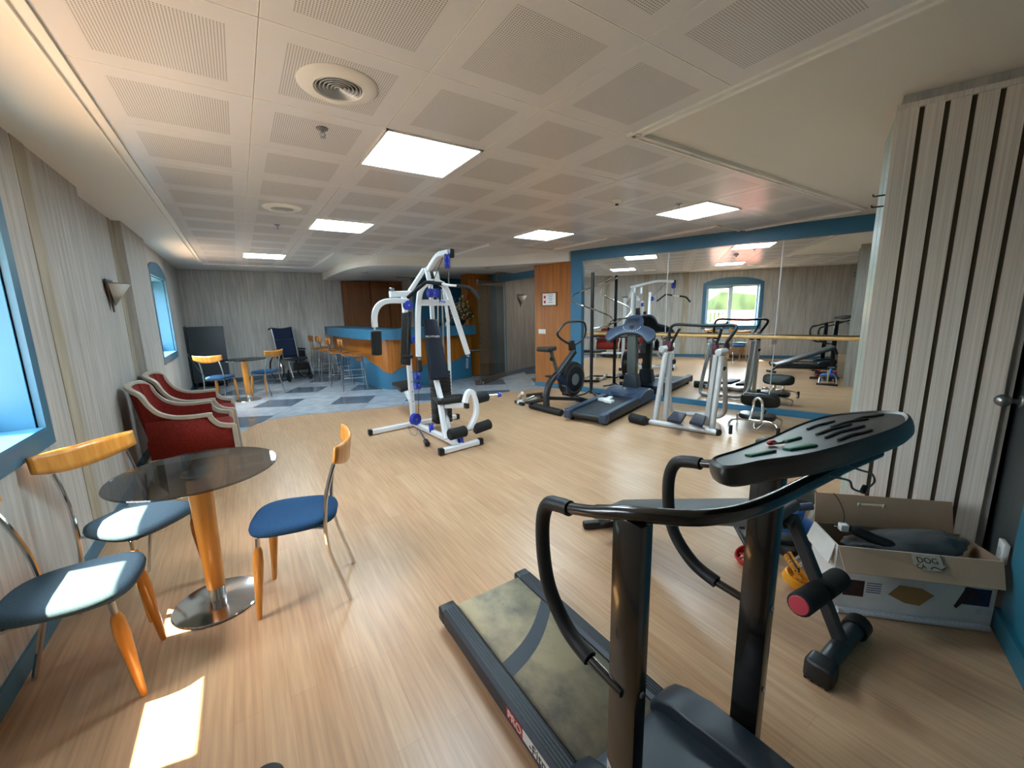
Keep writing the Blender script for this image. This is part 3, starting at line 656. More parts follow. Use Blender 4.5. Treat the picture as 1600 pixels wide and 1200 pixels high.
for o in list(bpy.data.objects):      # seats by the window: sunlit paleness put into the felt colour
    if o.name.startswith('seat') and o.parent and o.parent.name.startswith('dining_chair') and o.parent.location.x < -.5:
        o.material_slots[0].link = 'OBJECT'; o.material_slots[0].material = M['sunlit_felt']
put(CH, -.40, 8.72, R(62), 'blue seated cafe chair at the far table, its back turned to the camera')
put(CH, .30, 9.02, R(135), 'blue seated cafe chair right of the far table, before the wheelchair')
for o in list(bpy.data.objects):
    if o.type == 'EMPTY' and o.name.startswith('dining_chair'): o['group'] = 'cafe chairs with blue seats'
def make_table():
    t = thing('round_table', 'x', 'table', group='round tables with smoked glass tops')
    MB().lathe([(.0001, .735), (.346, .735), (.35, .739), (.346, .745), (.0001, .745)], n=64).build('tabletop', 'smoked', t)
    MB().lathe([(.0001, 0), (.195, 0), (.20, .006), (.195, .012), (.06, .028), (.0001, .03)], n=48).build('base', 'chrome', t)
    MB().lathe([(.036, .02), (.036, .10), (.034, .10)], n=24, cap=False).build('collar', 'chrome', t)
    MB().lathe([(.0001, .095), (.040, .095), (.042, .12), (.054, .69), (.048, .705), (.0001, .705)], n=28).build('pedestal', 'chair_wood', t)
    MB().lathe([(.0001, .705), (.03, .705), (.07, .725), (.07, .735), (.0001, .735)], n=24).build('top_flange', 'chrome', t)
    return t
TB = make_table()
put(TB, -.262, 2.49, 0, 'small round smoked glass table with orange pedestal, nearest the camera', 'table', True)
put(TB, -.01, 8.66, 0, 'small round smoked glass table at the far end on the tiled floor', 'table')

# ---- upholstered tub armchairs, facing +x
def make_armchair():
    t = thing('armchair', 'x', 'armchair', group='red armchairs with cream frames')
    xf, xb = .33, -.36
    def arm_profile(s):     # path of the cream top rail: back centre -> side -> arm end
        return [(-.40, 0, .90), (-.395, s*.16, .90), (-.355, s*.30, .885), (-.30, s*.335, .84), (-.26, s*.345, .75), (-.20, s*.35, .67), (-.10, s*.355, .62), (.02, s*.358, .605), (.14, s*.36, .605), (.17, s*.36, .60)]
    L = curve_pts(arm_profile(-1)[::-1] + arm_profile(1)[1:], 5)
    MB().sq(L, .045, .035, up=(0, 0, 1)).build('top_rail', 'cream_wood', t)
    # upholstered shell: outside and inside skins under the rail
    def shell(off, zlow):
        n = len(L); b = MB(); vs = []
        for p in L:
            q = Vector((p.x + (off if abs(p.y) < .33 else 0), p.y - math.copysign(off, p.y) * (1 if abs(p.y) > .2 else 0), p.z))
            k = (.10 if p.x < -.2 else .02) * max(0, (-p.x-.1)/.3)
            for j in range(7):
                f = j/6; z = p.z - .012 + (zlow - p.z)*f; vs.append((q.x + k*f*1.1, q.y*(1-.06*f), z))
        b.add(vs, [[i*7+j, (i+1)*7+j, (i+1)*7+j+1, i*7+j+1] for i in range(n-1) for j in range(6)]); return b
    shell(-.004, .25).build('outer_upholstery', 'red_fabric', t); shell(.03, .33).build('inner_upholstery', 'red_fabric', t)
    for s in (-1, 1):
        pth = curve_pts([(.15, s*.36, .60), (.17, s*.36, .55), (.215, s*.358, .50), (.28, s*.355, .475), (.33, s*.352, .468)], 5)
        MB().sq(pth, .045, .03, up=(0, 1, 0)).build('arm_support', 'cream_wood', t)
        MB().sq([(.325, s*.352, .475), (.33, s*.35, .30), (.335, s*.345, .20), (.345, s*.34, .0)], .042, .042, .1, up=(0, 1, 0)).build('front_leg', 'cream_wood', t)
        MB().sq([(-.31, s*.28, .26), (-.33, s*.27, .12), (-.38, s*.27, 0)], .036, .036, .05, up=(0, 1, 0)).build('rear_leg', 'cream_wood', t)
        MB().add([(-.3, s*.352, .25), (.31, s*.352, .25), (.31, s*.352, .46), (.24, s*.353, .48), (.17, s*.355, .54), (.14, s*.357, .6), (-.3, s*.355, .6)], [[0, 1, 2, 3, 4, 5, 6]]).build('side_panel', 'red_fabric', t, thick=.012)
        MB().beam((-.31, s*.345, .235), (.325, s*.348, .225), .035, .05).build('side_rail', 'cream_wood', t)
    MB().beam((.33, -.34, .225), (.33, .34, .225), .035, .06).build('front_rail', 'cream_wood', t)
    MB().box((.01, 0, .355), (.66, .64, .17), bev=.05, seg=4).build('seat_cushion', 'red_fabric', t)
    return t
AC = make_armchair()
put(AC, -.50, 4.97, R(3), 'red upholstered armchair with cream frame, the nearer of the two by the wall', 'armchair', True)
put(AC, -.50, 5.80, R(2), 'red upholstered armchair with cream frame, the farther of the two by the wall', 'armchair')

# ---- folded table tennis table by the back wall
t = thing('folded_tennis_table', 'folded dark table tennis table standing on edge by the back wall', 'table', (-.62, 10.85, 0)); u = Vector((1, .0, 0))
for k, (y, x0, x1) in enumerate(((10.72, -.93, -.30), (10.98, -.97, -.34))):
    MB().box(((x0+x1)/2, y, .72), (x1-x0, .025, 1.16), Matrix.Rotation(R(-3+6*k), 3, 'X'), .003).build('half_top', 'slate', t)
    b = MB()
    for xx in (x0+.02, x1-.02): b.beam((xx, y+(.03 if k == 0 else -.03), .1), (xx, y+(.03 if k == 0 else -.03), 1.28), .03, .03)
    b.build('edge_frame', 'black', t)
b = MB()
for xx in (-.9, -.38): b.beam((xx, 10.66, .07), (xx, 11.04, .07), .03, .03); b.beam((xx, 10.85, .07), (xx, 10.85, .8), .03, .03)
b.beam((-.9, 10.85, .45), (-.38, 10.85, .45), .03, .03); b.build('undercarriage', 'black', t)
for xx in (-.9, -.38):
    for yy in (10.68, 11.02): MB().cyl((xx-.012, yy, .035), (xx+.012, yy, .035), .035).build('caster', 'black', t)
MB().tube([(-1.0, 10.78, 1.25), (-.97, 10.70, .75), (-.80, 10.68, .35), (-.62, 10.68, .12)], .006, .1, n=6).build('bungee_cord', 'steel', t)
MB().box((-.955, 10.85, .75), (.03, .30, 1.12), bev=.004).build('side_board', 'black', t)

# ---- wheelchair (faces +x locally)
t = thing('wheelchair', 'folding wheelchair with dark blue seat and high back by the back wall', 'wheelchair', (.93, 10.72, 0), R(-66))
B = lambda: MB()
for s in (-1, 1):
    y = s*.24
    B().tube([(-.30, y, 1.20), (-.24, y, 1.0), (-.16, y, .5), (-.14, y, .20)], .012, .05, n=8).build('back_post', 'steel', t, world=False)
    B().tube([(-.30, y, 1.20), (-.36, y, 1.21), (-.42, y, 1.18)], .015, n=8).build('push_handle', 'grip', t, world=False)
    B().tube([(-.15, y, .50), (.22, y, .50), (.28, y, .45), (.40, y, .12)], .012, .05, n=8).build('side_frame', 'steel', t, world=False)
    B().tube([(-.14, y, .20), (.22, y, .22), (.22, y, .5)], .012, .04, n=8).build('lower_frame', 'steel', t, world=False)
    B().tube([(-.17, s*.27, .55), (-.17, s*.27, .70), (.12, s*.27, .70), (.12, s*.27, .52)], .01, .04, n=8).build('armrest_frame', 'steel', t, world=False)
    B().box((-.02, s*.27, .715), (.28, .05, .03), bev=.01).build('armrest', 'black', t, world=False)
    B().box((-.02, s*.265, .6), (.27, .008, .16), bev=.002).build('skirt_guard', 'black', t, world=False)
    w = B().lathe([(.275, -.014), (.29, -.016), (.30, 0), (.29, .016), (.275, .014)], (-.12, s*.31, .30), (0, 1, 0), 36, cap=False).build('rear_wheel', 'black', t, world=False)
    INV[w.name] = INV[t.name]
    sp = B()
    for k in range(14): a_ = 2*math.pi*k/14; sp.tube([(-.12, s*.31, .30), (-.12+.28*math.cos(a_), s*.31, .30+.28*math.sin(a_))], .0016, n=4)
    sp.cyl((-.12, s*.28, .30), (-.12, s*.33, .30), .022); q = sp.build('spokes', 'steel', w, world=False)
    B().lathe([(.262, 0), (.268, .006), (.274, 0), (.268, -.006), (.262, 0)], (-.12, s*.338, .30), (0, 1, 0), 36, cap=False).build('push_rim', 'chrome', t, world=False)
    B().lathe([(.0001, -.014), (.085, -.014), (.095, 0), (.085, .014), (.0001, .014)], (.24, s*.25, .095), (0, 1, 0), 24).build('front_caster', 'grip', t, world=False)
    B().beam((.24, s*.25, .1), (.235, s*.25, .28), .04, .02).build('caster_fork', 'black', t, world=False)
    B().box((.44, s*.13, .11), (.13, .17, .015), Matrix.Rotation(R(-12), 3, 'Y'), .004).build('footplate', 'black', t, world=False)
B().tube([(-.10, -.23, .22), (.15, .23, .48)], .01, n=8).tube([(-.10, .23, .22), (.15, -.23, .48)], .01, n=8).build('cross_brace', 'steel', t, world=False)
B().grid(lambda u, v: Vector((-.17+.40*u, (v-.5)*.46, .505 - .03*math.sin(math.pi*v))), 6, 8).build('seat', 'navy', t, world=False, thick=.02)
B().grid(lambda u, v: Vector((-.155-.09*u - .03*math.sin(math.pi*v), (v-.5)*.46, .52+.42*u)), 8, 8).build('backrest', 'navy', t, world=False, thick=.015)
B().grid(lambda u, v: Vector((-.25-.06*u - .03*math.sin(math.pi*v), (v-.5)*.46, .95+.28*u - .03*math.sin(math.pi*v)*u)), 8, 8).build('head_support', 'navy', t, world=False, thick=.02)
B().grid(lambda u, v: Vector((.26+.06*u, (v-.5)*.42, .42-.16*u)), 4, 6).build('calf_strap', 'black', t, world=False, thick=.008)

# ================================================================ BAR
bar = thing('bar_counter', 'curved bar counter with blue top and wavy orange front', 'counter', (3.2, 8.6, 0))
def offs(poly, d):
    P = [Vector((x, y, 0)) for x, y in poly]; out = []
    for i, p in enumerate(P):
        tn = (P[min(i+1, len(P)-1)] - P[max(i-1, 0)]).normalized(); out.append(p + Vector((-tn.y, tn.x, 0)) * d)
    return out
fr = curve_pts([(1.98, 11.28, 0), (2.04, 9.9, 0), (2.12, 8.8, 0), (2.24, 8.15, 0), (2.42, 7.88, 0), (2.75, 7.86, 0), (3.3, 8.0, 0), (3.9, 8.15, 0), (4.33, 8.25, 0)], 8)
frp = [(p.x, p.y) for p in fr]
def band(p0, p1, z0, z1):
    b = MB(); n = len(p0); Z = lambda z, i: z(i/(n-1)) if callable(z) else z
    vs = []
    for i in range(n): vs += [(p0[i].x, p0[i].y, Z(z0, i)), (p0[i].x, p0[i].y, Z(z1, i)), (p1[i].x, p1[i].y, Z(z1, i)), (p1[i].x, p1[i].y, Z(z0, i))]
    fs = [[i*4+k, i*4+(k+1) % 4, (i+1)*4+(k+1) % 4, (i+1)*4+k] for i in range(n-1) for k in range(4)] + [[0, 1, 2, 3], [(n-1)*4+k for k in (3, 2, 1, 0)]]
    return b.add(vs, fs)
o0, o1, o2, o3, o4 = offs(frp, -.20), offs(frp, -.02), offs(frp, 0), offs(frp, .10), offs(frp, .42)
band(o0, o4, 1.0, 1.20).build('counter_top', 'blue', bar, flat=False, ang=50)
band(o2, o3, .05, 1.0).build('front_panel', 'blue', bar)
band(offs(frp, .01), o3, 0, .05).build('plinth', 'blue_dark', bar)
# arc length wave of the orange facing
Ls = [0]
for i in range(1, len(fr)): Ls.append(Ls[-1] + (fr[i]-fr[i-1]).length)
fine = []
for i in range(len(fr)-1):
    for k in range(4): fine.append(fr[i].lerp(fr[i+1], k/4))
fine.append(fr[-1]); fl = [0]
for i in range(1, len(fine)): fl.append(fl[-1] + (fine[i]-fine[i-1]).length)
key = [(0, .60), (.8, .52), (1.4, .62), (2.0, .48), (2.5, .62), (2.95, .50), (3.1, .46), (3.3, .36), (3.43, .33), (3.58, .42), (3.66, .46), (3.80, .38), (3.93, .34), (4.1, .42), (4.27, .48), (4.5, .44), (4.8, .40), (5.05, .47), (5.35, .61), (5.55, .58), (5.8, .50), (6.4, .55)]
def wave(L):
    for (a0, b0), (a1, b1) in zip(key, key[1:]):
        if a0 <= L <= a1: q = (L-a0)/(a1-a0); q = q*q*(3-2*q); return b0 + (b1-b0)*q
    return .5
fp = [(p.x, p.y) for p in fine]; wz = [wave(l) for l in fl]
band(offs(fp, -.022), offs(fp, .02), lambda q: wz[min(len(wz)-1, round(q*(len(wz)-1)))], 1.0).build('wavy_facing', 'orange_wood', bar)
# back bar
bb = thing('back_bar_cabinet', 'tall orange wood panelling behind the bar counter', 'cabinet', (3.0, 11.1, 0))
for k, (x0, x1) in enumerate(((2.26, 2.95), (2.96, 3.42), (3.43, 3.76))): MB().box(((x0+x1)/2, 11.22 - .04*k, 1.16), (x1-x0, .10 + .08*k, 2.32), bev=.003).build('panel', 'brown_wood', bb, flat=True)
struct('wall_bar', MB().box((5.0, 9.9, 1.17), (2.7, .1, 2.34)), 'blue', 'dusty blue wall behind the right half of the bar', cat='wall')
struct('wall_bar_side', MB().box((3.82, 10.58, 1.17), (.08, 1.24, 2.34)), 'paper', 'grey side wall behind the bar', cat='wall')
# small things on the counter
def topz(px, py, z=1.2): return Vector((4.034,8.703,1.2))
for k, (px, lab, mt, w) in enumerate((((3.672,8.634,1.2), 'black box standing on the bar counter behind the press arm', 'black', .20), ((3.993,8.789,1.2), 'small white card holder on the bar counter', 'white_plastic', .06), ((4.082,8.601,1.2), 'black flat box on the bar counter below the flowers', 'black', .14))):
    p = Vector(px) + Vector((0, .05, 0)); p.y = min(p.y, 8.4); p.x = p.y * px[0]/px[1]
    t = thing('counter_box' if k != 1 else 'card_holder', lab, 'box', (p.x, p.y, 1.2)); MB().box((p.x, p.y, 1.2+.035 - (.0 if k != 1 else 0)), (w, .12 if k != 1 else .03, .07), bev=.006).build('box_body', mt, t)
    MB().box((p.x, p.y, 1.2725), (w*.94, .10 if k != 1 else .02, .006), bev=.002).build('box_lid', 'slateblue_dark' if k != 1 else 'silver', t)
# flowers
fc_ = Vector((4.09, 8.28, 1.202)); t = thing('flower_arrangement', 'large dried flower arrangement in a dark bowl on the bar end', 'flowers', tuple(fc_))
MB().lathe([(.0001, 0), (.07, 0), (.13, .05), (.15, .11), (.13, .12), (.11, .06), (.0001, .03)], fc_).build('bowl', 'black', t)
lf = MB(); pe = [MB(), MB()]
for k in range(260):
    a_, e_ = random.uniform(0, 6.283), random.uniform(-.15, 1.5); r_ = random.uniform(.14, .33)
    q = fc_ + Vector((math.cos(a_)*math.cos(e_)*r_*1.15, math.sin(a_)*math.cos(e_)*r_*.6, .16 + math.sin(e_)*r_*1.05))
    if k < 140:
        d_ = Vector((random.uniform(-1, 1), random.uniform(-1, 1), random.uniform(-.3, 1))).normalized(); sd = d_.cross(Vector((random.random(), random.random(), 1))).normalized()*.022
        lf.add([q-d_*.045, q+sd, q+d_*.05, q-sd], [[0, 1, 2, 3]])
    else: pe[0 if k % 3 else 1].ell(q, (.026, .026, .02), Matrix.Rotation(random.random()*3, 3, 'X'), 8)
for k in range(26):
    a_ = random.uniform(0, 6.283); tp_ = fc_ + Vector((math.cos(a_)*.24, math.sin(a_)*.12, .38+random.random()*.30)); lf.tube([fc_ + Vector((0, 0, .08)), tp_], .003, n=4); pe[1 if k % 2 else 0].ell(tp_, (.016, .016, .028), None, 8)
for nm_, mb_, mt_ in (('foliage', lf, 'leaf'), ('cream_flowers', pe[0], 'petal'), ('rust_flowers', pe[1], 'petal_red')): o_ = mb_.build(nm_, mt_, t, thick=.0015 if nm_ == 'foliage' else 0); o_['kind'] = 'stuff'

# bar stools, facing +x
def make_stool():
    t = thing('bar_stool', 'x', 'stool', group='chrome bar stools with wooden backs')
    for sx, sy in ((1, 1), (1, -1), (-1, 1), (-1, -1)):
        p = [(sx*.215, sy*.20, 0), (sx*.165, sy*.165, .70)]
        if sx < 0: p = [(-.235, sy*.20, 0), (-.175, sy*.165, .70), (-.19, sy*.165, .86), (-.225, sy*.165, .98)]
        MB().tube(p, .011, n=8).build('leg', 'chrome', t)
    b = MB(); c4 = [(.196, .189), (.196, -.189), (-.216, -.189), (-.216, .189)]
    b.tube([(x, y, .26) for x, y in c4], .008, n=6, closed=True); b.tube([(x*.93, y*.93, .42) for x, y in c4[1:3]], .007, n=6); b.build('foot_rail', 'chrome', t)
    MB().tube([(.165, .165, .69), (.165, -.165, .69), (-.175, -.165, .69), (-.175, .165, .69)], .01, n=8, closed=True).build('seat_frame', 'chrome', t)
    MB().box((0, 0, .715), (.40, .37, .03), bev=.012, seg=3).build('seat', 'orange_wood', t)
    MB().grid(lambda u, v: Vector((-.245 + .07*(2*u-1)**2, (u-.5)*.42, .90 + .12*v - .02*(2*u-1)**2*(1-v))), 12, 3).build('backrest', 'orange_wood', t, thick=.016)
    return t
ST = make_stool()
for k, (x, y, rz, lb) in enumerate(((1.80, 8.50, -6, 'chrome bar stool nearest the camera at the end of the row'), (1.70, 9.25, -3, 'second chrome bar stool from the camera'), (1.62, 10.0, 0, 'third chrome bar stool, next to last before the back wall'), (1.56, 10.7, 0, 'chrome bar stool farthest back beside the wall'))):
    put(ST, x, y, R(rz), lb, 'stool', k == 0)

# ---- brown pillar with wavy board and glass door
pl = thing('wavy_door_post', 'orange wood post with a dark wavy board beside the open glass door', 'post', (4.6, 8.5, 0))
MB().box((4.66, 8.60, 1.17), (.50, .34, 2.34), bev=.003).build('post', 'orange_wood', pl, flat=True)
wv = [(4.915, 0), (4.915, 2.34)] + [(5.02 + .045*math.sin(z*3.2+1.2) - (.0), z) for z in [2.34 - 2.34*k/40 for k in range(41)]]
MB().prism([(x, z) for x, z in wv], 0, .03, Matrix(((1, 0, 0, 0), (0, 0, -1, 8.43), (0, 1, 0, 0), (0, 0, 0, 1)))).build('wavy_board', 'brown_wood', pl, flat=True)
gd = thing('glass_door', 'open frameless glass door with metal rails beside the bar', 'door', (4.0, 7.25, 0)); p0, p1 = Vector((4.02, 7.27, 0)), Vector((4.98, 7.84, 0))
def gz(z): return Vector((0, 0, z))
u_ = (p1-p0).normalized(); F = frame(p0, u_, (0, 0, 1))
MB().prism([(0, .1), (1.115, .1), (1.115, 2.1), (0, 2.1)], -.005, .005, F).build('pane', 'door_glass', gd, flat=True)
for nm, z0_, z1_ in (('bottom_rail', .01, .12), ('top_rail', 2.02, 2.12)): MB().prism([(0, z0_), (1.115, z0_), (1.115, z1_), (0, z1_)], -.02, .02, F, .004).build(nm, 'brown_metal', gd)
MB().tube([F @ Vector((.012, .08, .0)), F @ Vector((.012, 2.05, .0))], .006, n=6).build('edge_strip', 'brown_metal', gd)
MB().cyl(F @ Vector((.05, .03, -.04)), F @ Vector((.05, .03, .04)), .03).build('floor_pivot', 'steel', gd)
MB().tube([F @ Vector((.10, .85, .0)), F @ Vector((.10, .85, .06)), F @ Vector((.10, 1.25, .06)), F @ Vector((.10, 1.25, .0))], .012, .03, n=8).build('door_handle', 'brown_metal', gd)

M['console_black'] = mat('matte_black_console', '1b1d1f', .38); M['console_face'] = mat('dark_grey_console_face', '2b2e31', .35)
# ================================================================ BLACK TREADMILL IN THE FOREGROUND
t = thing('treadmill', 'black treadmill with worn beige belt in the foreground', 'treadmill', (.91, .9, 0))
xl0, xl1, xr0, xr1 = .640, .715, 1.078, 1.150; xc = (.64+1.15)/2
for nm, a_, b_ in (('l', xl0, xl1), ('r', xr0, xr1)):
    b = MB(); x_ = (a_+b_)/2; w_ = b_-a_
    b.prism([(a_, .045), (b_, .045), (b_, .108), (b_-.012, .122), (a_+.012, .122), (a_, .108)], -1.60, -.62, Matrix(((1, 0, 0, 0), (0, 0, -1, 0), (0, 1, 0, 0), (0, 0, 0, 1))))
    sr = b.build('side_rail', 'rail_dark', t)
    c = MB(); c.box((x_, 1.625, .075), (w_+.006, .06, .07), bev=.01, seg=3); c.box((x_, 1.60, .03), (w_*.7, .07, .05), bev=.012); e_ = c.build('end_cap', 'black', t)
    g = MB()
    for k in range(5): g.box((a_+.014+k*(w_-.028)/4, 1.12, .1225), (.004, .94, .003), bev=.001)
    g.build('tread_ribs', 'black', sr)
bel = MB(); N_ = 14
prof = [(1.600+.032*math.sin(q), .072+.032*math.cos(q)) for q in [math.pi*k/8 for k in range(9)]] + [(.72, .04)]
pp = [(.70, .104)] + prof
vs = []
for y, z in pp: vs += [(xl1+.004, y, z), (xr0-.004, y, z)]
bel.add(vs, [[2*i, 2*i+1, 2*i+3, 2*i+2] for i in range(len(pp)-1)]).build('running_belt', 'belt', t, thick=.003)
# dark band worn across the belt
MB().grid(lambda u, v: Vector((xl1+.006+(xr0-xl1-.012)*u, 1.17 + .20*u + .035*math.sin(math.pi*u)*-1 + (v-.5)*.075, .1062)), 12, 3).build('belt_seam_band', 'rail_dark', t)
MB().box((xc, 1.1, .06), (xr0-xl1+.02, .9, .03)).build('deck', 'black', t, flat=True)
# hood with raised shoulders
b = MB(); F = Matrix(((0, 0, 1, 0), (-1, 0, 0, 0), (0, 1, 0, 0), (0, 0, 0, 1)))   # local x = -y, y = z, z = x
side = [(-.76, .03), (-.76, .125), (-.73, .165), (-.68, .19), (-.60, .20), (-.45, .215), (-.30, .215), (-.12, .19), (-.05, .15), (-.04, .03)]
def sidemt(): return F
b.prism(side, xl0-.015, xl0+.10, F, .014, 3); b.build('hood_shoulder', 'hood', t)
b = MB(); b.prism(side, xr1-.10, xr1+.015, F, .014, 3); b.build('hood_shoulder', 'hood', t)
b = MB(); b.prism([(-.735, .03), (-.735, .118), (-.70, .135), (-.45, .175), (-.30, .185), (-.12, .17), (-.07, .03)], xl0+.08, xr1-.08, F, .008, 2); b.build('motor_hood', 'hood', t)
# uprights with sticker and bolts
for k, x_ in enumerate((.672, 1.205)):
    y_ = .548 if k == 0 else .51
    u = MB(); u.box((x_, y_, .535 if k == 0 else .545), (.04, .082, 1.012 if k == 0 else 1.03), bev=.005, seg=2); o_ = u.build('upright', 'black_gloss', t)
    bb_ = MB()
    for z_ in (.34, .62): bb_.cyl((x_+.0, y_-.041, z_), (x_+.0, y_-.046, z_), .008)
    bb_.build('bolt', 'steel', o_) if k == 0 else bb_.build('bolt', 'steel', o_)
    MB().box((x_, y_, .04), (.05, .14, .08), bev=.01).build('upright_foot', 'black', t)
x_ = .6515
MB().add([(x_, .585, .15), (x_, .585, .375), (x_, .56, .345), (x_, .515, .25), (x_, .515, .15)], [[0, 1, 2, 3, 4]]).build('sticker_border', 'white_plastic', t, flat=True, thick=.0008)
MB().add([(x_-.001, .580, .15), (x_-.001, .580, .352), (x_-.001, .56, .325), (x_-.001, .524, .248), (x_-.001, .524, .15)], [[0, 1, 2, 3, 4]]).build('sticker', 'orange_label', t, flat=True, thick=.0008)
# side lettering on the left rail
mt = frame((xl0-.0012, .86, .082), (0, -1, 0), (0, 0, 1))
MB().box((xl0-.0006, 1.0, .082), (.0012, .10, .042)).build('red_label', 'red', t, flat=True)
MB().box((xl0-.0005, .83, .082), (.001, .24, .042)).build('white_label', 'white_plastic', t, flat=True)
text('PRO', .045, frame((xl0-.0018, 1.0, .080), (0, -1, 0), (0, 0, 1)), 'white_plastic', t)
text('-Fitness', .05, frame((xl0-.0018, .835, .080), (0, -1, 0), (0, 0, 1)), 'black', t)
# handrails
for s, xx, nm in ((0, .655, 'left'), (1, 1.205, 'right')):
    yy = -.02 if s else 0
    MB().tube([(xx, .545+yy, .60), (xx, .66+yy, .606)], .0125, n=12).build('lower_tube', 'black_gloss', t)
    pts_ = curve_pts([(xx, .655+yy, .606), (xx, .74+yy, .63), (xx, .815+yy, .70), (xx, .845+yy, .79), (xx, .85+yy, .90), (xx, .825+yy, .965), (xx, .77+yy, .985), (xx, .735+yy, .99)], 6)
    MB().tube(pts_, .0205, n=14).build('foam_grip', 'grip', t)
top = curve_pts([(.655, .74, .99), (.655, .65, 1.018), (0.663,0.574,1.045), (0.679,0.502,1.064), (0.729,0.419,1.08), (0.839,0.375,1.086), (1.034,0.359,1.092), (1.189,0.338,1.108), (1.277,0.304,1.135)], 8)
MB().tube(top[:10], .015, n=12).build('upper_tube', 'black_gloss', t)
MB().tube(top[9:], .0170, n=14).build('cross_bar', 'black_gloss', t)
MB().tube(curve_pts([(1.205, .72, .99), (1.205, .62, 1.015), (1.205, .52, 1.05), (1.21, .42, 1.085), (1.215, .36, 1.11)], 6), .014, n=12).build('upper_tube', 'black_gloss', t)
MB().tube([(1.235, .33, 1.115), (1.26, .30, 1.145)], .010, n=8).build('console_stay', 'steel', t)
# console: wide tilted housing with a rounded outline
cpts = [Vector(q) for q in ((0.745,0.427,1.191), (0.704,0.384,1.203), (0.715,0.358,1.21), (0.761,0.337,1.215), (0.828,0.288,1.229), (0.948,0.255,1.237), (1.089,0.233,1.243), (1.193,0.235,1.243), (1.281,0.254,1.238), (1.343,0.283,1.23), (1.384,0.348,1.212), (1.348,0.423,1.192), (1.214,0.444,1.187), (1.013,0.432,1.19), (0.864,0.432,1.19), (0.798,0.44,1.188), (0.773,0.44,1.188))]
ctr = sum(cpts, Vector()) / len(cpts); e0 = Vector((1, 0, 0)); e1 = Vector((0, math.cos(R(15)), -math.sin(R(15)))); CF = frame(ctr, e0, e1); CI = CF.inverted()
pl_ = curve_pts([CI @ q for q in cpts], 4, closed=True); outline = [(q.x, q.y) for q in pl_]; m_ = len(outline)
b = MB(); rings = [(.86, -.040), (.95, -.038), (.99, -.032), (1.0, -.022), (.997, -.010), (.985, -.002), (.955, .002), (.93, -.001), (.92, -.003)]
vs = [CF @ Vector((x*q, y*q, z)) for q, z in rings for x, y in outline]
b.add(vs, [[r*m_+i, r*m_+(i+1) % m_, (r+1)*m_+(i+1) % m_, (r+1)*m_+i] for r in range(len(rings)-1) for i in range(m_)] + [list(range(m_))[::-1]]).build('console_housing', 'console_black', t)
b = MB(); b.add([CF @ Vector((x*.925, y*.925, -.002)) for x, y in outline], [list(range(m_))]); cpn = b.build('console_face', 'console_face', t)
nC = CF.to_3x3() @ Vector((0, 0, 1))
for pts_ in (((1.037,0.351,1.211), (1.093,0.347,1.213), (1.125,0.338,1.215), (1.167,0.33,1.217)), ((0.997,0.321,1.219), (1.057,0.319,1.22), (1.095,0.308,1.223), (1.133,0.297,1.226)), ((1.128,0.354,1.211), (1.19,0.351,1.211), (1.214,0.337,1.215), (1.237,0.319,1.22)), ((1.206,0.342,1.214), (1.263,0.339,1.215), (1.278,0.323,1.219), (1.302,0.308,1.223)), ((0.968,0.29,1.228), (1.023,0.287,1.229), (1.044,0.277,1.231), (1.08,0.27,1.233)), ((1.109,0.395,1.2), (1.164,0.396,1.199), (1.19,0.387,1.202), (1.227,0.381,1.203))):
    MB().tube(curve_pts([Vector(q) + nC*.0005 for q in pts_], 4), .0028, n=6).build('air_slot', 'black', cpn)
for A_, B_, w_ in (((0.811,0.385,1.202), (0.862,0.362,1.209), .022), ((0.876,0.345,1.213), (0.922,0.315,1.221), .028), ((0.956,0.38,1.204), (1,0.369,1.207), .014)):
    A_, B_ = Vector(A_), Vector(B_); MB().beam(A_, B_, w_, .006, nC).build('green_button', 'green', cpn)
q = Vector((0.921,0.39,1.201)); MB().cyl(q, q + nC*.010, .010).build('stop_button', 'red', cpn)
MB().tube([Vector((0.914,0.382,1.203)) + nC*.004, Vector((0.908,0.368,1.207)) + nC*.006, Vector((0.928,0.371,1.206)) + nC*.003], .0025, n=6).build('key_clip', 'black', cpn)
MB().box((1.205, .505, 1.075), (.055, .08, .10), bev=.008).build('console_bracket', 'black', t)
MB().tube(curve_pts([(1.098,0.31,1.138), (1.163,0.3,1.114), (1.246,0.3,1.084), (1.275,0.3,1.056), (1.223,0.3,1.051)], 6), .0025, n=6).build('safety_cord', 'black', t)
MB().tube(curve_pts([(1.008,0.31,1.134), (1.064,0.305,1.117), (1.1,0.3,1.103), (1.123,0.3,1.08), (1.179,0.3,1.057), (1.223,0.3,1.051)], 6), .0025, n=6).build('sensor_cable', 'black', t)
MB().box((1.205,0.3,1.055), (.022, .012, .012), Matrix.Rotation(R(-30), 3, 'Y'), .003).build('cord_clip', 'black', t)
# small black cap at the bottom edge of the picture
c = (-0.101,1.352,0); t = thing('floor_cap', 'low round black object on the floor at the bottom edge', 'cap', tuple(c)); MB().lathe([(.0001, 0), (.05, 0), (.055, .01), (.045, .022), (.0001, .026)], c).build('cap', 'black', t)

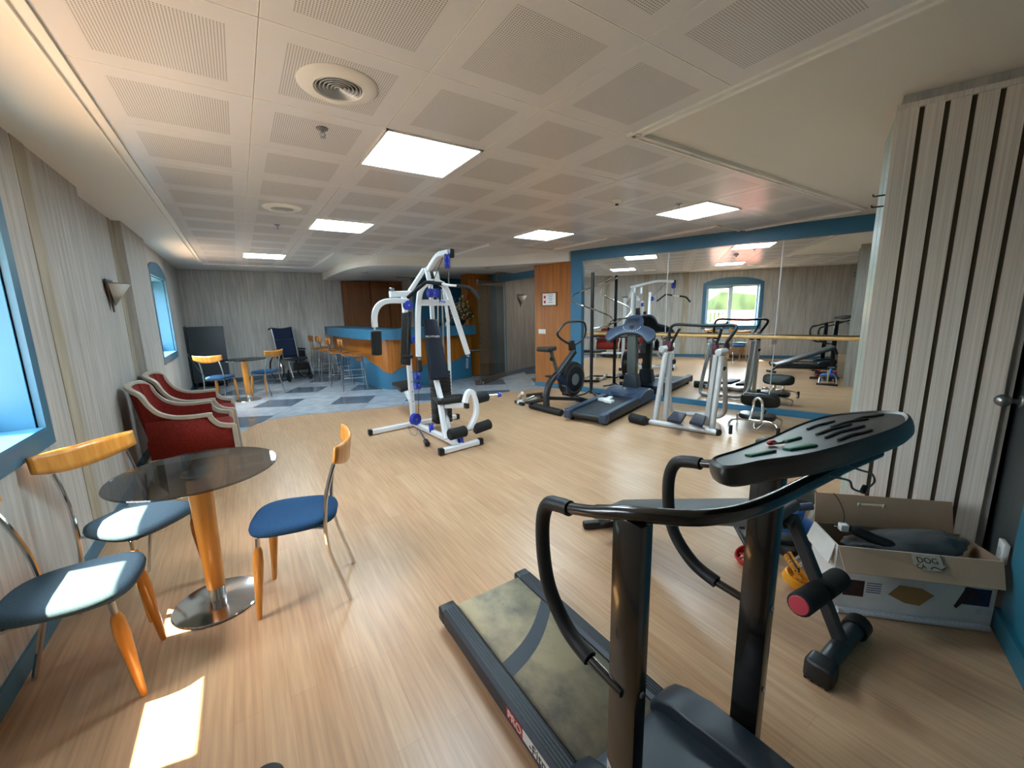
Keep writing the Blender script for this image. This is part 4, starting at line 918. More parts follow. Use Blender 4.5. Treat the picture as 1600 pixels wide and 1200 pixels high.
# ================================================================ WHITE MULTI-GYM
g = thing('multi_gym', 'white multi gym with blue pulleys and black pads in the middle of the room', 'gym machine', (1.85, 4.6, 0))
Wm = 'white_metal'
def sq(name, pts, w=.06, h=.06, rad=0, m=Wm, up=(0, 0, 1), par=None):
    return MB().sq([Vector(p) for p in pts], w, h, rad, up).build(name, m, par or g)
def roller(name, a, b, r, m='foam', par=None): return MB().cyl(a, b, r, n=20, bev=.012).build(name, m, par or g)
fa, fb = Vector((1.647,3.864,0.04)), Vector((2.111,3.916,0.04))
sq('front_foot', [fa, fb]); d_ = (fb-fa).normalized()
for p, s in ((fa, -1), (fb, 1)): MB().box(p + d_*s*.02, (.055, .07, .07), bev=.008).build('foot_cap', 'black', g)
ra = Vector((1.223,5.064,0.04)); rb = Vector((1.78, 5.12, .04)); rc = Vector((2.40, 5.10, .04))
sq('rear_foot', [ra, rb, rc]); MB().box(ra + Vector((-.02, 0, 0)), (.05, .07, .07), bev=.008).build('foot_cap', 'black', g); MB().box(rc + Vector((.02, 0, 0)), (.05, .07, .07), bev=.008).build('foot_cap', 'black', g)
sq('base_beam', [(1.79, 5.12, .045), (fa+fb)/2 + Vector((0, 0, .005))])
mast = sq('mast', [(1.785, 5.12, .04), (1.76,5.1,1.757)], .055, .075, up=(0, 1, 0))
hb_ = MB()
for k in range(9):
    z_ = .35 + k*.13; hb_.cyl((1.783, 5.078, z_), (1.783, 5.072, z_), .007)
hb_.build('peg_holes', 'black', mast)
# rear frame and boom
sq('brace', [(1.803,5,1.753), (1.972,4.9,2.019)], .05, .05, up=(0, 1, 0))
sq('boom', [(1.982,4.95,2.001), (2.01,4.85,2.016), (1.944,4.45,2.109), (1.926,4.3,2.125), (1.891,3.98,2.103)], .055, .06, .05, up=(1, 0, 0))
sq('boom_leg', [(1.982,4.86,2.038), (2.014,4.86,1.871)], .05, .05, up=(0, 1, 0)); sq('boom_leg', [(2.036,4.7,1.98), (2.061,4.7,1.839)], .05, .05, up=(0, 1, 0))
sq('tower_post', [(2.039,4.9,1.875), (2.045,4.9,1.401), (1.984,4.9,0.07)], .05, .05, up=(0, 1, 0)); sq('tower_post', [(2.211,4.9,1.878), (2.256,4.9,1.395), (2.231,4.9,0.027)], .035, .035, up=(0, 1, 0))
for px in (682, 692): MB().cyl((2.101,4.82,1.778) if px == 682 else (2.153,4.82,1.778), (2.025,4.82,0.124) if px == 682 else (2.124,4.82,0.107), .011).build('guide_rod', 'chrome', g)
MB().box((1.895,3.96,2.088), (.05, .06, .09), bev=.01).build('boom_cap', 'black', g)
# weight stack
wa, wb = Vector((1.945, 4.70, 0)), Vector((2.165, 4.70, 0))
for k in range(15):
    MB().box((2.06, 4.80, .11 + .045*k), (.22, .17, .041), bev=.006).build('weight_plate', 'black', g)
MB().cyl((2.06, 4.80, .76), (2.06, 4.80, .86), .02).build('selector_stem', 'chrome', g)
# press arms with arch
arm = curve_pts([(1.68,4.5,0.998), (1.699,4.5,1.414), (1.731,4.5,1.664), (1.767,4.5,1.757), (1.832,4.5,1.822), (1.919,4.5,1.845), (2.005,4.5,1.825), (2.067,4.5,1.767), (2.117,4.5,1.627), (2.212,4.5,1.323), (2.318,4.5,0.98)], 5)
pa = MB().sq(arm, .055, .055, 0, (0, 1, 0)).build('press_arm', Wm, g)
sq('crossbar', [(1.719,4.5,1.608), (2.124,4.5,1.605)], .05, .07)
text('Pro', .055, frame((1.993,4.462,1.619), (1, 0, 0), (0, 0, 1)), 'pulley', g, bold=.001)
for s, q in ((-1, (1.687,4.5,0.983)), (1, (2.318,4.5,0.972))):
    q = Vector(q); MB().cyl(q, q + Vector((0, 0, -.03)), .02).build('bolt_cap', 'chrome', g)
roller('press_grip', (1.612,4.5,1.004), (1.484,4.5,1.006), .022); roller('press_grip', (1.685,4.5,0.953), (1.673,4.45,0.825), .024)
roller('press_grip', (2.346,4.5,1.01), (2.501,4.5,1.007), .017); roller('press_grip', (2.307,4.5,0.925), (2.275,4.45,0.797), .018, 'slateblue')
# lat bar hanging from the boom
lb = curve_pts([(1.543,4.35,1.659), (1.607,4.26,1.729), (1.666,4.18,1.791), (1.69,4.15,1.809), (1.77,4.02,1.789), (1.85,3.9,1.764), (1.899,3.81,1.753), (1.955,3.71,1.729), (1.974,3.68,1.709), (2.013,3.6,1.612)], 4)
n_ = len(lb); MB().tube(lb[10:26], .013).build('lat_bar', Wm, g); roller_ = MB().tube(lb[:18], .0185, n=12).build('lat_grip', 'foam', g); MB().tube(lb[23:], .0185, n=12).build('lat_grip', 'foam', g)
MB().tube([(1.857,3.96,1.909), (1.85,3.96,1.774)], .008, n=8).build('lat_link', 'chrome', g)
# pec arm
sq('side_arm', [(1.491,4.8,1.712), (1.745,4.8,1.72)], .07, .07, up=(0, 1, 0)); MB().cyl((1.516,4.8,1.748), (1.519,4.8,1.785), .03).build('knob', 'steel', g)
MB().sq(curve_pts([(1.672,4.7,1.628), (1.536,4.7,1.636), (1.411,4.7,1.629), (1.328,4.7,1.587), (1.28,4.7,1.51), (1.266,4.7,1.426), (1.267,4.7,1.347)], 5), .06, .06, 0, (0, 1, 0)).build('pec_arm', Wm, g)
MB().cyl((1.267,4.7,1.347), (1.27,4.7,1.297), .018).build('spindle', 'chrome', g); roller('pec_roller', (1.274,4.7,1.304), (1.263,4.7,1.029), .058)
# pads
def pad(name, quad, th, m='navy_vinyl'):
    q = [Vector(p) for p in quad]; c = sum(q, Vector())/4; u = ((q[1]-q[0]) + (q[2]-q[3])).normalized(); v = ((q[3]-q[0]) + (q[2]-q[1])); F = frame(c, u, v); I = F.inverted()
    return MB().prism([((I @ p).x, (I @ p).y) for p in q], -th/2, th/2, F, min(.02, th*.4), 3).build(name, m, g)
bp_ = pad('back_pad', ((1.816,4.62,1.418), (1.977,4.62,1.405), (1.988,4.36,0.712), (1.74,4.36,0.732)), .07)
text('PRO FITNESS', .032, frame((1.867,4.5,1.217), (1, -.06, -.03), (0, .22, 1)), 'white_plastic', g, sx=.95)
pad('side_pad', ((1.653,4.85,1.497), (1.705,4.75,1.51), (1.637,4.7,0.878), (1.569,4.8,0.882)), .07, 'black')
pad('bench_pad', ((1.853,6.193,0.42), (2.139,6.252,0.42), (2.023,5.705,0.42), (1.775,5.536,0.42)), .06, 'black')
MB().sq([(1.992,6.075,0.38), (1.76, 5.1, .36)], .05, .05).build('bench_arm', Wm, g)
pad('seat_pad', ((1.8,4.442,0.5), (2.142,4.352,0.5), (2.068,4.091,0.5), (1.737,4.147,0.5)), .055, 'black')
# seat support and leg developer
sq('seat_post', [(1.857,4.45,0.723), (1.828,4.25,0.483)], .055, .055, up=(0, 1, 0))
sq('front_post', [(1.79,4.2,0.468), (1.751,4,0.119)], .055, .055, up=(0, 1, 0)); sq('front_post', [(1.868,4.28,0.381), (1.849,4.12,0.191)], .045, .045, up=(0, 1, 0))
sq('seat_beam', [(1.794,4.25,0.436), (2.003,4,0.466)], .05, .05)
sq('leg_lever', curve_pts([(1.956,3.92,0.516), (2,3.92,0.618), (2.048,3.92,0.619), (2.091,3.92,0.504), (2.094,3.92,0.379), (2.049,3.92,0.276), (1.981,3.92,0.184)], 5), .055, .06, up=(0, 1, 0))
MB().box((1.978,3.92,0.477), (.05, .06, .06), bev=.01).build('stop_block', 'black', g)
roller('knee_roller', (2.108,3.95,0.526), (2.267,3.95,0.542), .055); roller('knee_roller', (1.764,4.1,0.526), (1.966,4,0.537), .035)
MB().cyl((2.25,3.95,0.544), (2.413,3.95,0.537), .012).build('weight_peg', 'chrome', g); MB().cyl((2.404,3.95,0.538), (2.439,3.95,0.537), .028).build('peg_knob', 'pulley', g)
roller('ankle_roller', (1.739,3.9,0.191), (1.947,3.9,0.202), .062); roller('ankle_roller', (2.051,3.9,0.198), (2.26,3.9,0.229), .058)
MB().cyl((1.939,3.9,0.197), (2.06,3.9,0.204), .014).build('roller_axle', 'chrome', g)
# pulleys
def pulley(q, r, ax=(1, 0, 0), w=.04):
    q = Vector(q); ax = Vector(ax).normalized()
    p_ = MB().lathe([(.0001, -w/2), (r, -w/2), (r, -w/4), (r*.8, 0), (r, w/4), (r, w/2), (.0001, w/2)], q, ax, 20).build('pulley', 'pulley', g)
    MB().cyl(q - ax*(w/2+.006), q + ax*(w/2+.006), r*.22).build('pulley_bolt', 'steel', p_)
for q, r, ax, w in (((1.654,4.68,1.584), .055, (.3, -1, 0), .05), ((1.848,4.46,1.713), .052, (1, 0, 0), .05), ((1.926,4.46,1.713), .052, (1, 0, 0), .04), ((1.859,3.98,2.038), .05, (1, -.6, 0), .05), ((1.856,3.98,1.981), .045, (1, -.6, 0), .05), ((1.73,4.75,1.175), .045, (.5, -1, 0), .05),
    ((1.815,4.95,0.697), .05, (1, 0, 0), .06), ((1.807,4.95,0.573), .05, (1, 0, 0), .06), ((1.753,4.95,0.141), .075, (.4, -1, 0), .06), ((1.825,4.6,0.09), .055, (1, -.3, 0), .055), ((1.9,3.96,0.071), .055, (1, -.3, 0), .06)):
    pulley(q, r, ax, w)
for a_, b_ in (((1.844,4.95,0.883), (1.799,4.95,0.176)), ((1.771,4.8,1.14), (1.808,4.95,0.722)), ((1.856,3.97,1.948), (1.854,3.96,1.858)), ((1.887,4.15,2.072), (1.85,4.46,1.756))): MB().tube([a_, b_], .004, n=6).build('cable', 'black', g)
h_ = thing('ankle_bar', 'short chrome bar with chain lying on the floor at the multi gym base', 'bar', (1.718,4.747,0))
MB().tube([(1.745,4.81,0.03), (1.639,4.312,0.03)], .012).build('bar', 'chrome', h_); MB().cyl((1.637,4.324,0.035), (1.61,4.201,0.035), .03).build('bar_cap', 'black', h_)
b = MB(); cp = curve_pts([(1.695,5.074,0.02), (1.622,4.773,0.02), (1.644,4.656,0.02), (1.74,4.821,0.02), (1.738,4.684,0.02)], 5)
for i in range(0, len(cp)-1, 1): b.lathe([(.010, -.003), (.014, 0), (.010, .003), (.008, 0), (.010, -.003)], cp[i], (i % 2, 1-i % 2, .3), 8, cap=False)
b.build('chain', 'chrome', h_)

M['post_grey'] = mat('grey_green_metal', '4a504e', .45); M['charcoal_paint'] = mat('charcoal_paint', '2c2f33', .4); M['silver_grey'] = mat('grey_hub', '6b6e72', .4)
M['navy_plate'] = mat('navy_rubber', '1a2030', .6); M['pad_black'] = mat('black_vinyl', '0e1214', .35); M['pad_grey'] = mat('grey_vinyl', '505456', .4); M['red_cap'] = mat('coral_cap', 'b83a48', .5)
M['photo_dark'] = mat('dark_red_print', '3a1c1c', .5, noise=.5, nscale=60); M['photo_blue'] = mat('dark_blue_print', '242c44', .5, noise=.4, nscale=50); M['card_torn'] = mat('torn_brown_card', '9a7448', .9)
M['steel_foil'] = mat('silver_foil', 'c0c0c2', .35, .1, noise=.15, nscale=120); M['ink'] = mat('black_ink', '1c1818', .7); M['patch'] = mat('pale_sticker', 'a59a88', .8, noise=.08, nscale=30); M['clear_plastic'] = mat('milky_plastic', 'c8bca4', .3)

# ================================================================ BLUE TREADMILL BEFORE THE MIRRORS (built in its own frame, +x = away from the user end)
t = thing('treadmill', 'slate blue treadmill with winged console standing in front of the mirrors', 'treadmill', (3.665, 3.835, 0), R(18.4))
def lb_(name, mb, m, par=None): o = mb.build(name, m, par or t, world=False); return o
FX = Matrix(((1, 0, 0, 0), (0, 0, 1, 0), (0, 1, 0, 0), (0, 0, 0, 1)))   # prism: local x, z profile -> extruded along y
for s in (-1, 1):
    a_, b_ = (s*.215, s*.31) if s > 0 else (s*.31, s*.215)
    lb_('side_rail', MB().prism([(.03, .05), (1.50, .05), (1.50, .17), (.03, .15)], a_, b_, FX, .012), 'slateblue_dark')
    lb_('rail_top', MB().prism([(.05, .150), (1.15, .165), (1.15, .175), (.05, .160)], a_+.01, b_-.01, FX, .003), 'slateblue')
    lb_('end_cap', MB().box((.035, s*.262, .10), (.11, .11, .13), bev=.025, seg=4), 'slateblue')
    lb_('foot', MB().cyl((.12, s*.25, 0), (.12, s*.25, .05), .03), 'black')
lb_('running_belt', MB().prism([(.05, .09), (.08, .125), (1.25, .145), (1.25, .10), (.08, .06)], -.215, .215, FX, .004), 'black_belt')
lb_('rear_roller', MB().cyl((.06, -.21, .085), (.06, .21, .085), .035), 'black')
lb_('motor_hood', MB().prism([(1.15, .05), (1.15, .17), (1.25, .21), (1.40, .245), (1.60, .25), (1.75, .20), (1.78, .05)], -.32, .32, FX, .03, 4), 'slateblue')
lb_('hood_arch', MB().lathe([(.0001, 0), (.24, .01), (.23, .05), (.18, .075), (.0001, .09)], (1.36, 0, .17), n=28), 'slateblue')
lb_('hood_badge', MB().box((1.29, 0, .265), (.03, .07, .006), Matrix.Rotation(R(-18), 3, 'Y'), .002), 'chrome')
lb_('post_collar', MB().prism([(-.13, 0), (.13, 0), (.09, .22), (-.09, .22)], -.08, .08, Matrix(((0, 0, 1, 1.60), (1, 0, 0, 0), (0, 1, 0, .24), (0, 0, 0, 1))), .01), 'slateblue_dark')
lb_('post', MB().beam((1.60, 0, .42), (1.57, 0, 1.12), .15, .09, (1, 0, 0), .02), 'post_grey')
lb_('bottle', MB().lathe([(.0001, 0), (.035, .0), (.04, .02), (.04, .13), (.015, .16), (.015, .18), (.0001, .18)], (1.60, -.16, .80)), 'slateblue_dark')
# winged console
ol = [(-.40, -.07), (-.36, -.16), (-.30, -.18), (-.24, -.12), (-.15, -.05), (0, -.02), (.15, -.05), (.24, -.12), (.30, -.18), (.36, -.16), (.40, -.07), (.36, .04), (.25, .10), (.16, .14), (.14, .24), (.09, .31), (0, .33), (-.09, .31), (-.14, .24), (-.16, .14), (-.25, .10), (-.36, .04)]
op = [(p.x, p.y) for p in curve_pts([(x, y, 0) for x, y in ol], 4, closed=True)]
CFt = frame((1.50, 0, 1.12), (0, -1, 0), (math.cos(R(52)), 0, math.sin(R(52))))
lb_('console', MB().prism(op, -.03, .03, CFt, .018, 3), 'slateblue')
lb_('console_screen', MB().prism([(-.10, .13), (.10, .13), (.09, .25), (-.09, .25)], .028, .036, CFt, .003), 'slateblue_dark'); lb_('cup_hole', MB().cyl(CFt @ Vector((0, .08, .028)), CFt @ Vector((0, .08, .036)), .04), 'black')
bt = []
for k in range(11):
    a_ = math.pi*(1.05 + .9*k/10); q = CFt @ Vector((.14*math.cos(a_), .10 + .09*math.sin(a_), .031)); MB().ell(q, (.009, .009, .006), n=8).build('button', 'white_plastic', t, world=False)
lb_('grab_bar', MB().tube([(1.44, .36, 1.03), (1.44, .48, 1.02), (1.44, .56, 1.02)], .016), 'black')
# white plastic handles lying on its belt
h = thing('push_up_handle', 'pair of white plastic pistol shaped handles lying on the blue treadmill belt', 'handle', tuple(Vector((4.424,4.159,0.14))), R(28))
gp_ = [(-.16, -.11), (-.06, -.13), (-.03, -.04), (.06, -.05), (.14, -.06), (.20, -.03), (.18, .02), (.10, .02), (.05, .03), (.06, .10), (-.02, .13), (-.06, .05), (-.12, .0)]
MB().prism(gp_, .0, .045, None, .01, 3).build('grip_body', 'white_plastic', h, world=False)
MB().box((-.10, -.09, .046), (.05, .03, .006), bev=.002).build('trigger_recess', 'silver', h, world=False); MB().box((.02, .085, .046), (.05, .02, .006), bev=.002).build('trigger_recess', 'silver', h, world=False)

# ================================================================ UPRIGHT EXERCISE BIKE, local +x from seat end to flywheel end, frame through @n plane
t = thing('exercise_bike', 'black upright exercise bike beside the orange column', 'bike', (4.05, 4.72, 0))
bn = Vector((-.17, .985, 0)).normalized(); bx = Vector((.985, .17, 0))
roll = lambda a, b, r: MB().cyl(a, b, r, n=18, bev=.01)
roll((3.615,4.976,0.05), (3.682,4.311,0.05), .05).build('front_stabilizer', 'grip', t); roll((4.479,4.873,0.05), (4.465,4.464,0.05), .045).build('rear_stabilizer', 'grip', t)
MB().sq(curve_pts([(3.668,4.643,0.064), (3.669,4.643,0.278), (3.755,4.658,0.44), (3.928,4.688,0.554), (4.107,4.719,0.691), (4.308,4.754,0.852)], 5), .08, .08, up=bn).build('main_frame', 'charcoal_paint', t)
MB().beam((3.711,4.651,0.203), (4.565,4.798,0.04), .05, .05).build('lower_beam', 'charcoal_paint', t)
fw = Vector((4.248,4.743,0.423))
MB().lathe([(.0001, -.07), (.22, -.07), (.27, -.05), (.28, 0), (.27, .05), (.22, .07), (.0001, .07)], fw, bn, 36).build('flywheel_housing', 'black', t)
MB().lathe([(.0001, .0), (.07, .0), (.09, -.008), (.0001, -.012)], fw - bn*.07, bn, 24).build('hub_cover', 'silver_grey', t)
MB().lathe([(.19, -.075), (.21, -.082), (.23, -.075)], fw, bn, 36, cap=False).build('trim_ring', 'charcoal_paint', t)
MB().sq([(3.858,4.605,0.522), (4.036,4.636,0.381), (4.036,4.636,0.262)], .10, .04, up=bn).build('chain_case', 'navy', t)
ck = Vector((3.905,4.573,0.385)); MB().tube([ck, Vector((3.953,4.54,0.365)), Vector((3.983,4.545,0.273))], .012, n=8).build('crank', 'chrome', t)
MB().box((3.905,4.471,0.265), (.10, .09, .025), bev=.006).build('pedal', 'black', t); MB().box((3.821,4.771,0.506), (.10, .09, .025), bev=.006).build('pedal', 'black', t)
MB().cyl((3.913,4.686,0.555), (3.771,4.661,0.896), .028).build('seat_post', 'post_grey', t); MB().ell((3.737,4.604,0.791), (.035, .035, .03)).build('height_knob', 'black', t)
sc_ = Vector((3.73,4.654,0.937)); sf = frame(sc_, bx, bn)
MB().prism([(-.15, -.11), (-.10, -.13), (0, -.08), (.13, -.03), (.15, 0), (.13, .03), (0, .08), (-.10, .13), (-.15, .11)], -.035, .03, sf, .018, 3).build('saddle', 'black', t)
MB().sq([(4.308,4.754,0.831), (4.291,4.751,0.973)], .05, .05, up=bn).build('handlebar_stem', 'black', t)
for o_ in (-.20, .20):
    pass
hb1 = curve_pts([(4.212,4.707,0.96), (3.892,4.53,1.056), (3.716,4.448,1.15), (3.771,4.458,1.229), (3.942,4.518,1.312), (4.334,4.758,1.316), (4.699,4.973,1.292), (4.827,5.046,1.202), (4.812,5.044,1.054), (4.596,4.935,0.975), (4.333,4.768,0.949)], 5)
MB().tube(hb1, .017, n=10).build('handlebar', 'grip', t)
MB().box((4.169,4.659,0.956), (.10, .05, .15), Matrix.Rotation(R(12), 3, 'Z'), .012).build('console', 'black', t)
# mini stepper on the floor beside it
t = thing('mini_stepper', 'small black and white floor stepper left of the exercise bike', 'stepper', tuple(Vector((3.819,5.382,-0))))
MB().beam((3.593,5.277,0.04), (4.086,5.381,0.04), .07, .05).build('base_frame', 'white_metal', t); MB().beam((3.639,5.418,0.03), (3.604,5.15,0.03), .05, .04).build('foot', 'black', t)
MB().beam((4.242,5.661,0.03), (4.15,5.322,0.03), .05, .04).build('foot', 'black', t)
for A_, B_ in (((3.872,5.453,0.09), (4.097,5.288,0.12)), ((3.528,4.937,0.1), (3.965,5.051,0.08))): MB().beam(A_, B_, .12, .03, bev=.01).build('pedal_plate', 'black', t)
MB().cyl((3.889,5.669,0.03), (3.833,5.51,0.13), .03).build('piston', 'white_metal', t); MB().cyl((3.67,5.279,0.05), (3.865,5.21,0.12), .02).build('piston', 'chrome', t)

# ================================================================ SPIRAL CLOTHES RACK
rb_ = Vector((4.86, 4.93, 0)); t = thing('spiral_rack', 'black pole rack with chrome spiral arm reflected in the mirror', 'rack', tuple(rb_))
MB().cyl(rb_ + Vector((0, 0, .08)), rb_ + Vector((0, 0, 2.08)), .028).build('pole', 'black', t)
for k in range(3):
    a_ = R(20 + 120*k); e_ = rb_ + Vector((math.cos(a_)*.36, math.sin(a_)*.36, .012)); MB().tube([rb_ + Vector((0, 0, .14)), rb_ + Vector((math.cos(a_)*.1, math.sin(a_)*.1, .07)), e_], .014, .05).build('leg', 'black', t)
top_ = rb_ + Vector((0, 0, 2.03)); sp = []
for k in range(61):
    u_ = k/60; a_ = R(-20) + R(410)*u_; r_ = .38; sp.append(rb_ + Vector((math.cos(a_)*r_, math.sin(a_)*r_*.7, 2.02 - .84*u_)))
MB().tube([top_] + sp, .012, n=8).build('spiral_arm', 'chrome', t)
MB().tube([rb_ + Vector((0, 0, 1.18)), sp[-1] + Vector((0, 0, 0))], .008, n=8).build('brace', 'chrome', t)
MB().cyl(rb_ + Vector((-.03, 0, 1.05)), rb_ + Vector((.14, -.04, 1.05)), .018).build('side_peg', 'black', t)

# ================================================================ AIR WALKER, front plane n=(.973,.231)
t = thing('air_walker', 'silver air walker glider with black handles in front of the mirrors', 'exercise machine', (4.75, 2.95, 0))
S_ = 'silver'
MB().cyl((4.299,3.339,0.035), (4.542,2.509,0.035), .035, n=16).build('front_bar', S_, t); MB().cyl((4.555,2.548,0.035), (4.542,2.493,0.035), .042).build('end_cap', 'black', t)
MB().cyl((4.215,3.533,0.06), (4.219,3.287,0.06), .062, n=18, bev=.015).build('foam_roller', 'foam', t); MB().cyl((4.29,3.363,0.04), (4.285,3.288,0.04), .042).build('end_cap', 'black', t)
rear = curve_pts([(4.71,3.322,0.873), (4.844,3.405,0.457), (4.956,3.456,0.123), (5.022,3.435,0.033), (5.071,3.315,0.021), (5.125,3.089,0.04), (5.168,2.905,0.044), (5.153,2.797,0.113), (5.083,2.744,0.27), (4.818,2.649,0.878)], 5)
MB().tube(rear, .03, n=12).build('rear_loop', S_, t)
for A_, B_ in (((4.391,3.279,0.032), (4.529,3.262,0.924)), ((4.553,2.595,0.044), (4.684,2.608,0.923))):
    MB().cyl(A_, B_, .034, n=14).build('front_leg', S_, t)
for A_, B_ in (((4.574,3.247,0.035), (4.577,3.23,0.915)), ((4.693,2.744,0.041), (4.706,2.69,0.923))):
    MB().sq([A_, B_], .05, .06, up=(0, 1, 0)).build('swing_arm', S_, t)
for A_, B_, C_, D_ in (((4.169,2.941,0.16), (4.176,2.756,0.16), (4.561,2.945,0.16), (4.556,3.116,0.16)), ((4.276,2.714,0.16), (4.25,2.53,0.16), (4.638,2.727,0.16), (4.676,2.896,0.16))):
    q = [Vector(v) for v in (A_, B_, C_, D_)]; c = sum(q, Vector())/4; F = frame(c, q[1]-q[0], q[3]-q[0]); I = F.inverted(); MB().prism([((I @ p).x, (I @ p).y) for p in q], -.025, .02, F, .012, 2).build('foot_plate', 'navy_plate', t)
for A_, B_ in (((4.462,3.282,0.969), (4.615,3.289,0.975)), ((4.62,2.62,0.965), (4.775,2.615,0.969))): MB().cyl(A_, B_, .042).build('pivot_sleeve', S_, t)
for q in ((4.594,3.247,1.003), (4.721,2.712,0.997), (4.803,2.626,1.004), (4.651,3.355,1.01)): MB().box(q, (.08, .06, .13), Matrix.Rotation(R(20), 3, 'Z'), .012).build('joint_cover', 'burgundy', t)
MB().tube(curve_pts([(4.616,3.284,1.041), (4.617,3.281,1.157), (4.622,3.261,1.248), (4.638,3.191,1.281), (4.679,3.021,1.274), (4.731,2.801,1.268), (4.776,2.609,1.278), (4.795,2.528,1.264), (4.766,2.523,1.206), (4.75,2.588,1.093), (4.745,2.611,1.032)], 5), .019, n=12).build('handlebar', 'grip', t)
MB().tube(curve_pts([(4.538,3.181,1.052), (4.521,3.121,1.152), (4.514,3.066,1.233)], 5), .016, n=10).build('swing_handle', 'grip', t)
MB().tube(curve_pts([(4.658,2.672,1.056), (4.638,2.628,1.15), (4.625,2.598,1.247)], 5), .016, n=10).build('swing_handle', 'grip', t)
MB().cyl((4.726,2.605,0.775), (4.733,2.577,0.762), .025).build('knob', 'black', t)

# ================================================================ CHROME AB CHAIR
t = thing('ab_chair', 'low chrome framed ab chair with black pads, right of the air walker', 'exercise chair', tuple((Vector((5.087,2.369,-0)))))
c0, c1 = Vector((4.651,2.423,0.02)), Vector((4.923,2.033,0.02))
ch_ = curve_pts([c0, (4.75,2.5,0.112), (4.85,2.5,0.152), (4.95,2.42,0.145), (5,2.28,0.151), (5.02,2.16,0.149), (4.99,2.08,0.117), c1], 5)
MB().tube(ch_, .012, n=10).build('front_tube', 'chrome', t)
for q, r in ((c0, (4.75, 2.50)), (c1, (4.99, 2.08))): MB().cyl(q, q + Vector((0, 0, .11)), .020).build('rubber_foot', 'black', t)
MB().tube(curve_pts([(4.98,2.38,0.135), (5.05,2.38,0.295), (5.05,2.38,0.367), (5.05,2.34,0.406), (5.05,2.3,0.391), (5.05,2.28,0.326), (4.99,2.25,0.149)], 5), .017, n=10).build('arch_tube', 'chrome', t)
bc = Vector((5.2,2.38,0.354)); F = frame(bc, -MS, Vector((-.35, -.12, 1)))
MB().prism([(.21*math.copysign(abs(math.cos(a_))**.5, math.cos(a_)), .085*math.copysign(abs(math.sin(a_))**.6, math.sin(a_))) for a_ in [2*math.pi*k/28 for k in range(28)]], -.035, .035, F, .02, 3).build('backrest_pad', 'pad_black', t)
scn = Vector((5.25,2.42,0.141)); F = frame(scn, -MS, MN)
MB().prism([(.20*math.copysign(abs(math.cos(a_))**.6, math.cos(a_)), .15*math.copysign(abs(math.sin(a_))**.7, math.sin(a_))) for a_ in [2*math.pi*k/28 for k in range(28)]], -.03, .03, F, .02, 3).build('seat_pad', 'pad_black', t)
for s in (-.06, .06): MB().tube([bc + Vector((.02, 0, 0)) - MS*s, bc - MS*s + Vector((.02, 0, -.12)), scn - MS*s + MN*.05], .010, .03, n=8).build('back_tube', 'chrome', t)
rr = scn + MN*.16
MB().tube(curve_pts([rr - MS*.24 + Vector((0, 0, -scn.z + .01)), rr - MS*.24 + Vector((0, 0, -.05)), rr - MS*.12 + Vector((0, 0, -.03)), rr + MS*.12 + Vector((0, 0, -.03)), rr + MS*.24 + Vector((0, 0, -.05)), rr + MS*.24 + Vector((0, 0, -scn.z+.01))], 5), .012, n=10).build('rear_tube', 'chrome', t)
MB().tube(curve_pts([(5,2.33,0.114), (4.98,2.32,0.064), (4.97,2.29,0.052), (4.98,2.26,0.083), (5.02,2.24,0.13)], 5), .012, n=10).build('spring_loop', 'chrome', t)
# dark folded stepper left of the slatted board (shows in the mirror)
p = Vector((3.42, 1.22, 0)); t = thing('folded_stepper', 'small chrome and black folded stepper on the floor behind the black treadmill console', 'stepper', tuple(p))
for s in (-1, 1): MB().tube([p + MS*s*.12 + Vector((0, 0, .02)), p + MS*s*.12 + MN*-.12 + Vector((0, 0, .10)), p + MS*s*.10 + MN*-.30 + Vector((0, 0, .14)), p + MS*s*.08 + MN*-.38 + Vector((0, 0, .05))], .016, .05).build('side_tube', 'chrome', t)
MB().box(p + MN*-.18 + Vector((0, 0, .135)), (.26, .20, .03), Matrix.Rotation(TH, 3, 'Z'), .01).build('pedal_plate', 'black', t); MB().beam(p - MS*.16 + Vector((0, 0, .02)), p + MS*.16 + Vector((0, 0, .02)), .04, .035).build('base_bar', 'black', t)
MB().tube([p + Vector((0, 0, .04)), p + MN*.05 + Vector((0, 0, .30))], .014).build('piston', 'chrome', t)
# blue saddle shaped twister
p = Vector((2.84, 1.04, 0)); t = thing('twist_seat', 'bright blue moulded plastic saddle with black tail on the floor', 'exercise seat', tuple(p))
MB().ell(p + Vector((0, 0, .085)), (.15, .11, .07), Matrix.Rotation(R(-60), 3, 'Z'), 20).build('blue_shell', 'blue_plastic', t)
MB().cyl(p + Vector((-.02, -.02, .11)), p + Vector((-.06, -.06, .24)), .04, .028).build('neck', 'blue_plastic', t); MB().cyl(p + Vector((-.09, -.02, .24)), p + Vector((-.0, -.10, .26)), .024).build('grip', 'slateblue', t)
MB().sq([p + Vector((-.05, .08, .05)), p + Vector((-.14, .26, .03))], .10, .04).build('tail_bar', 'black', t); MB().cyl(p, p + Vector((0, 0, .03)), .12, .10).build('base_disc', 'black', t)

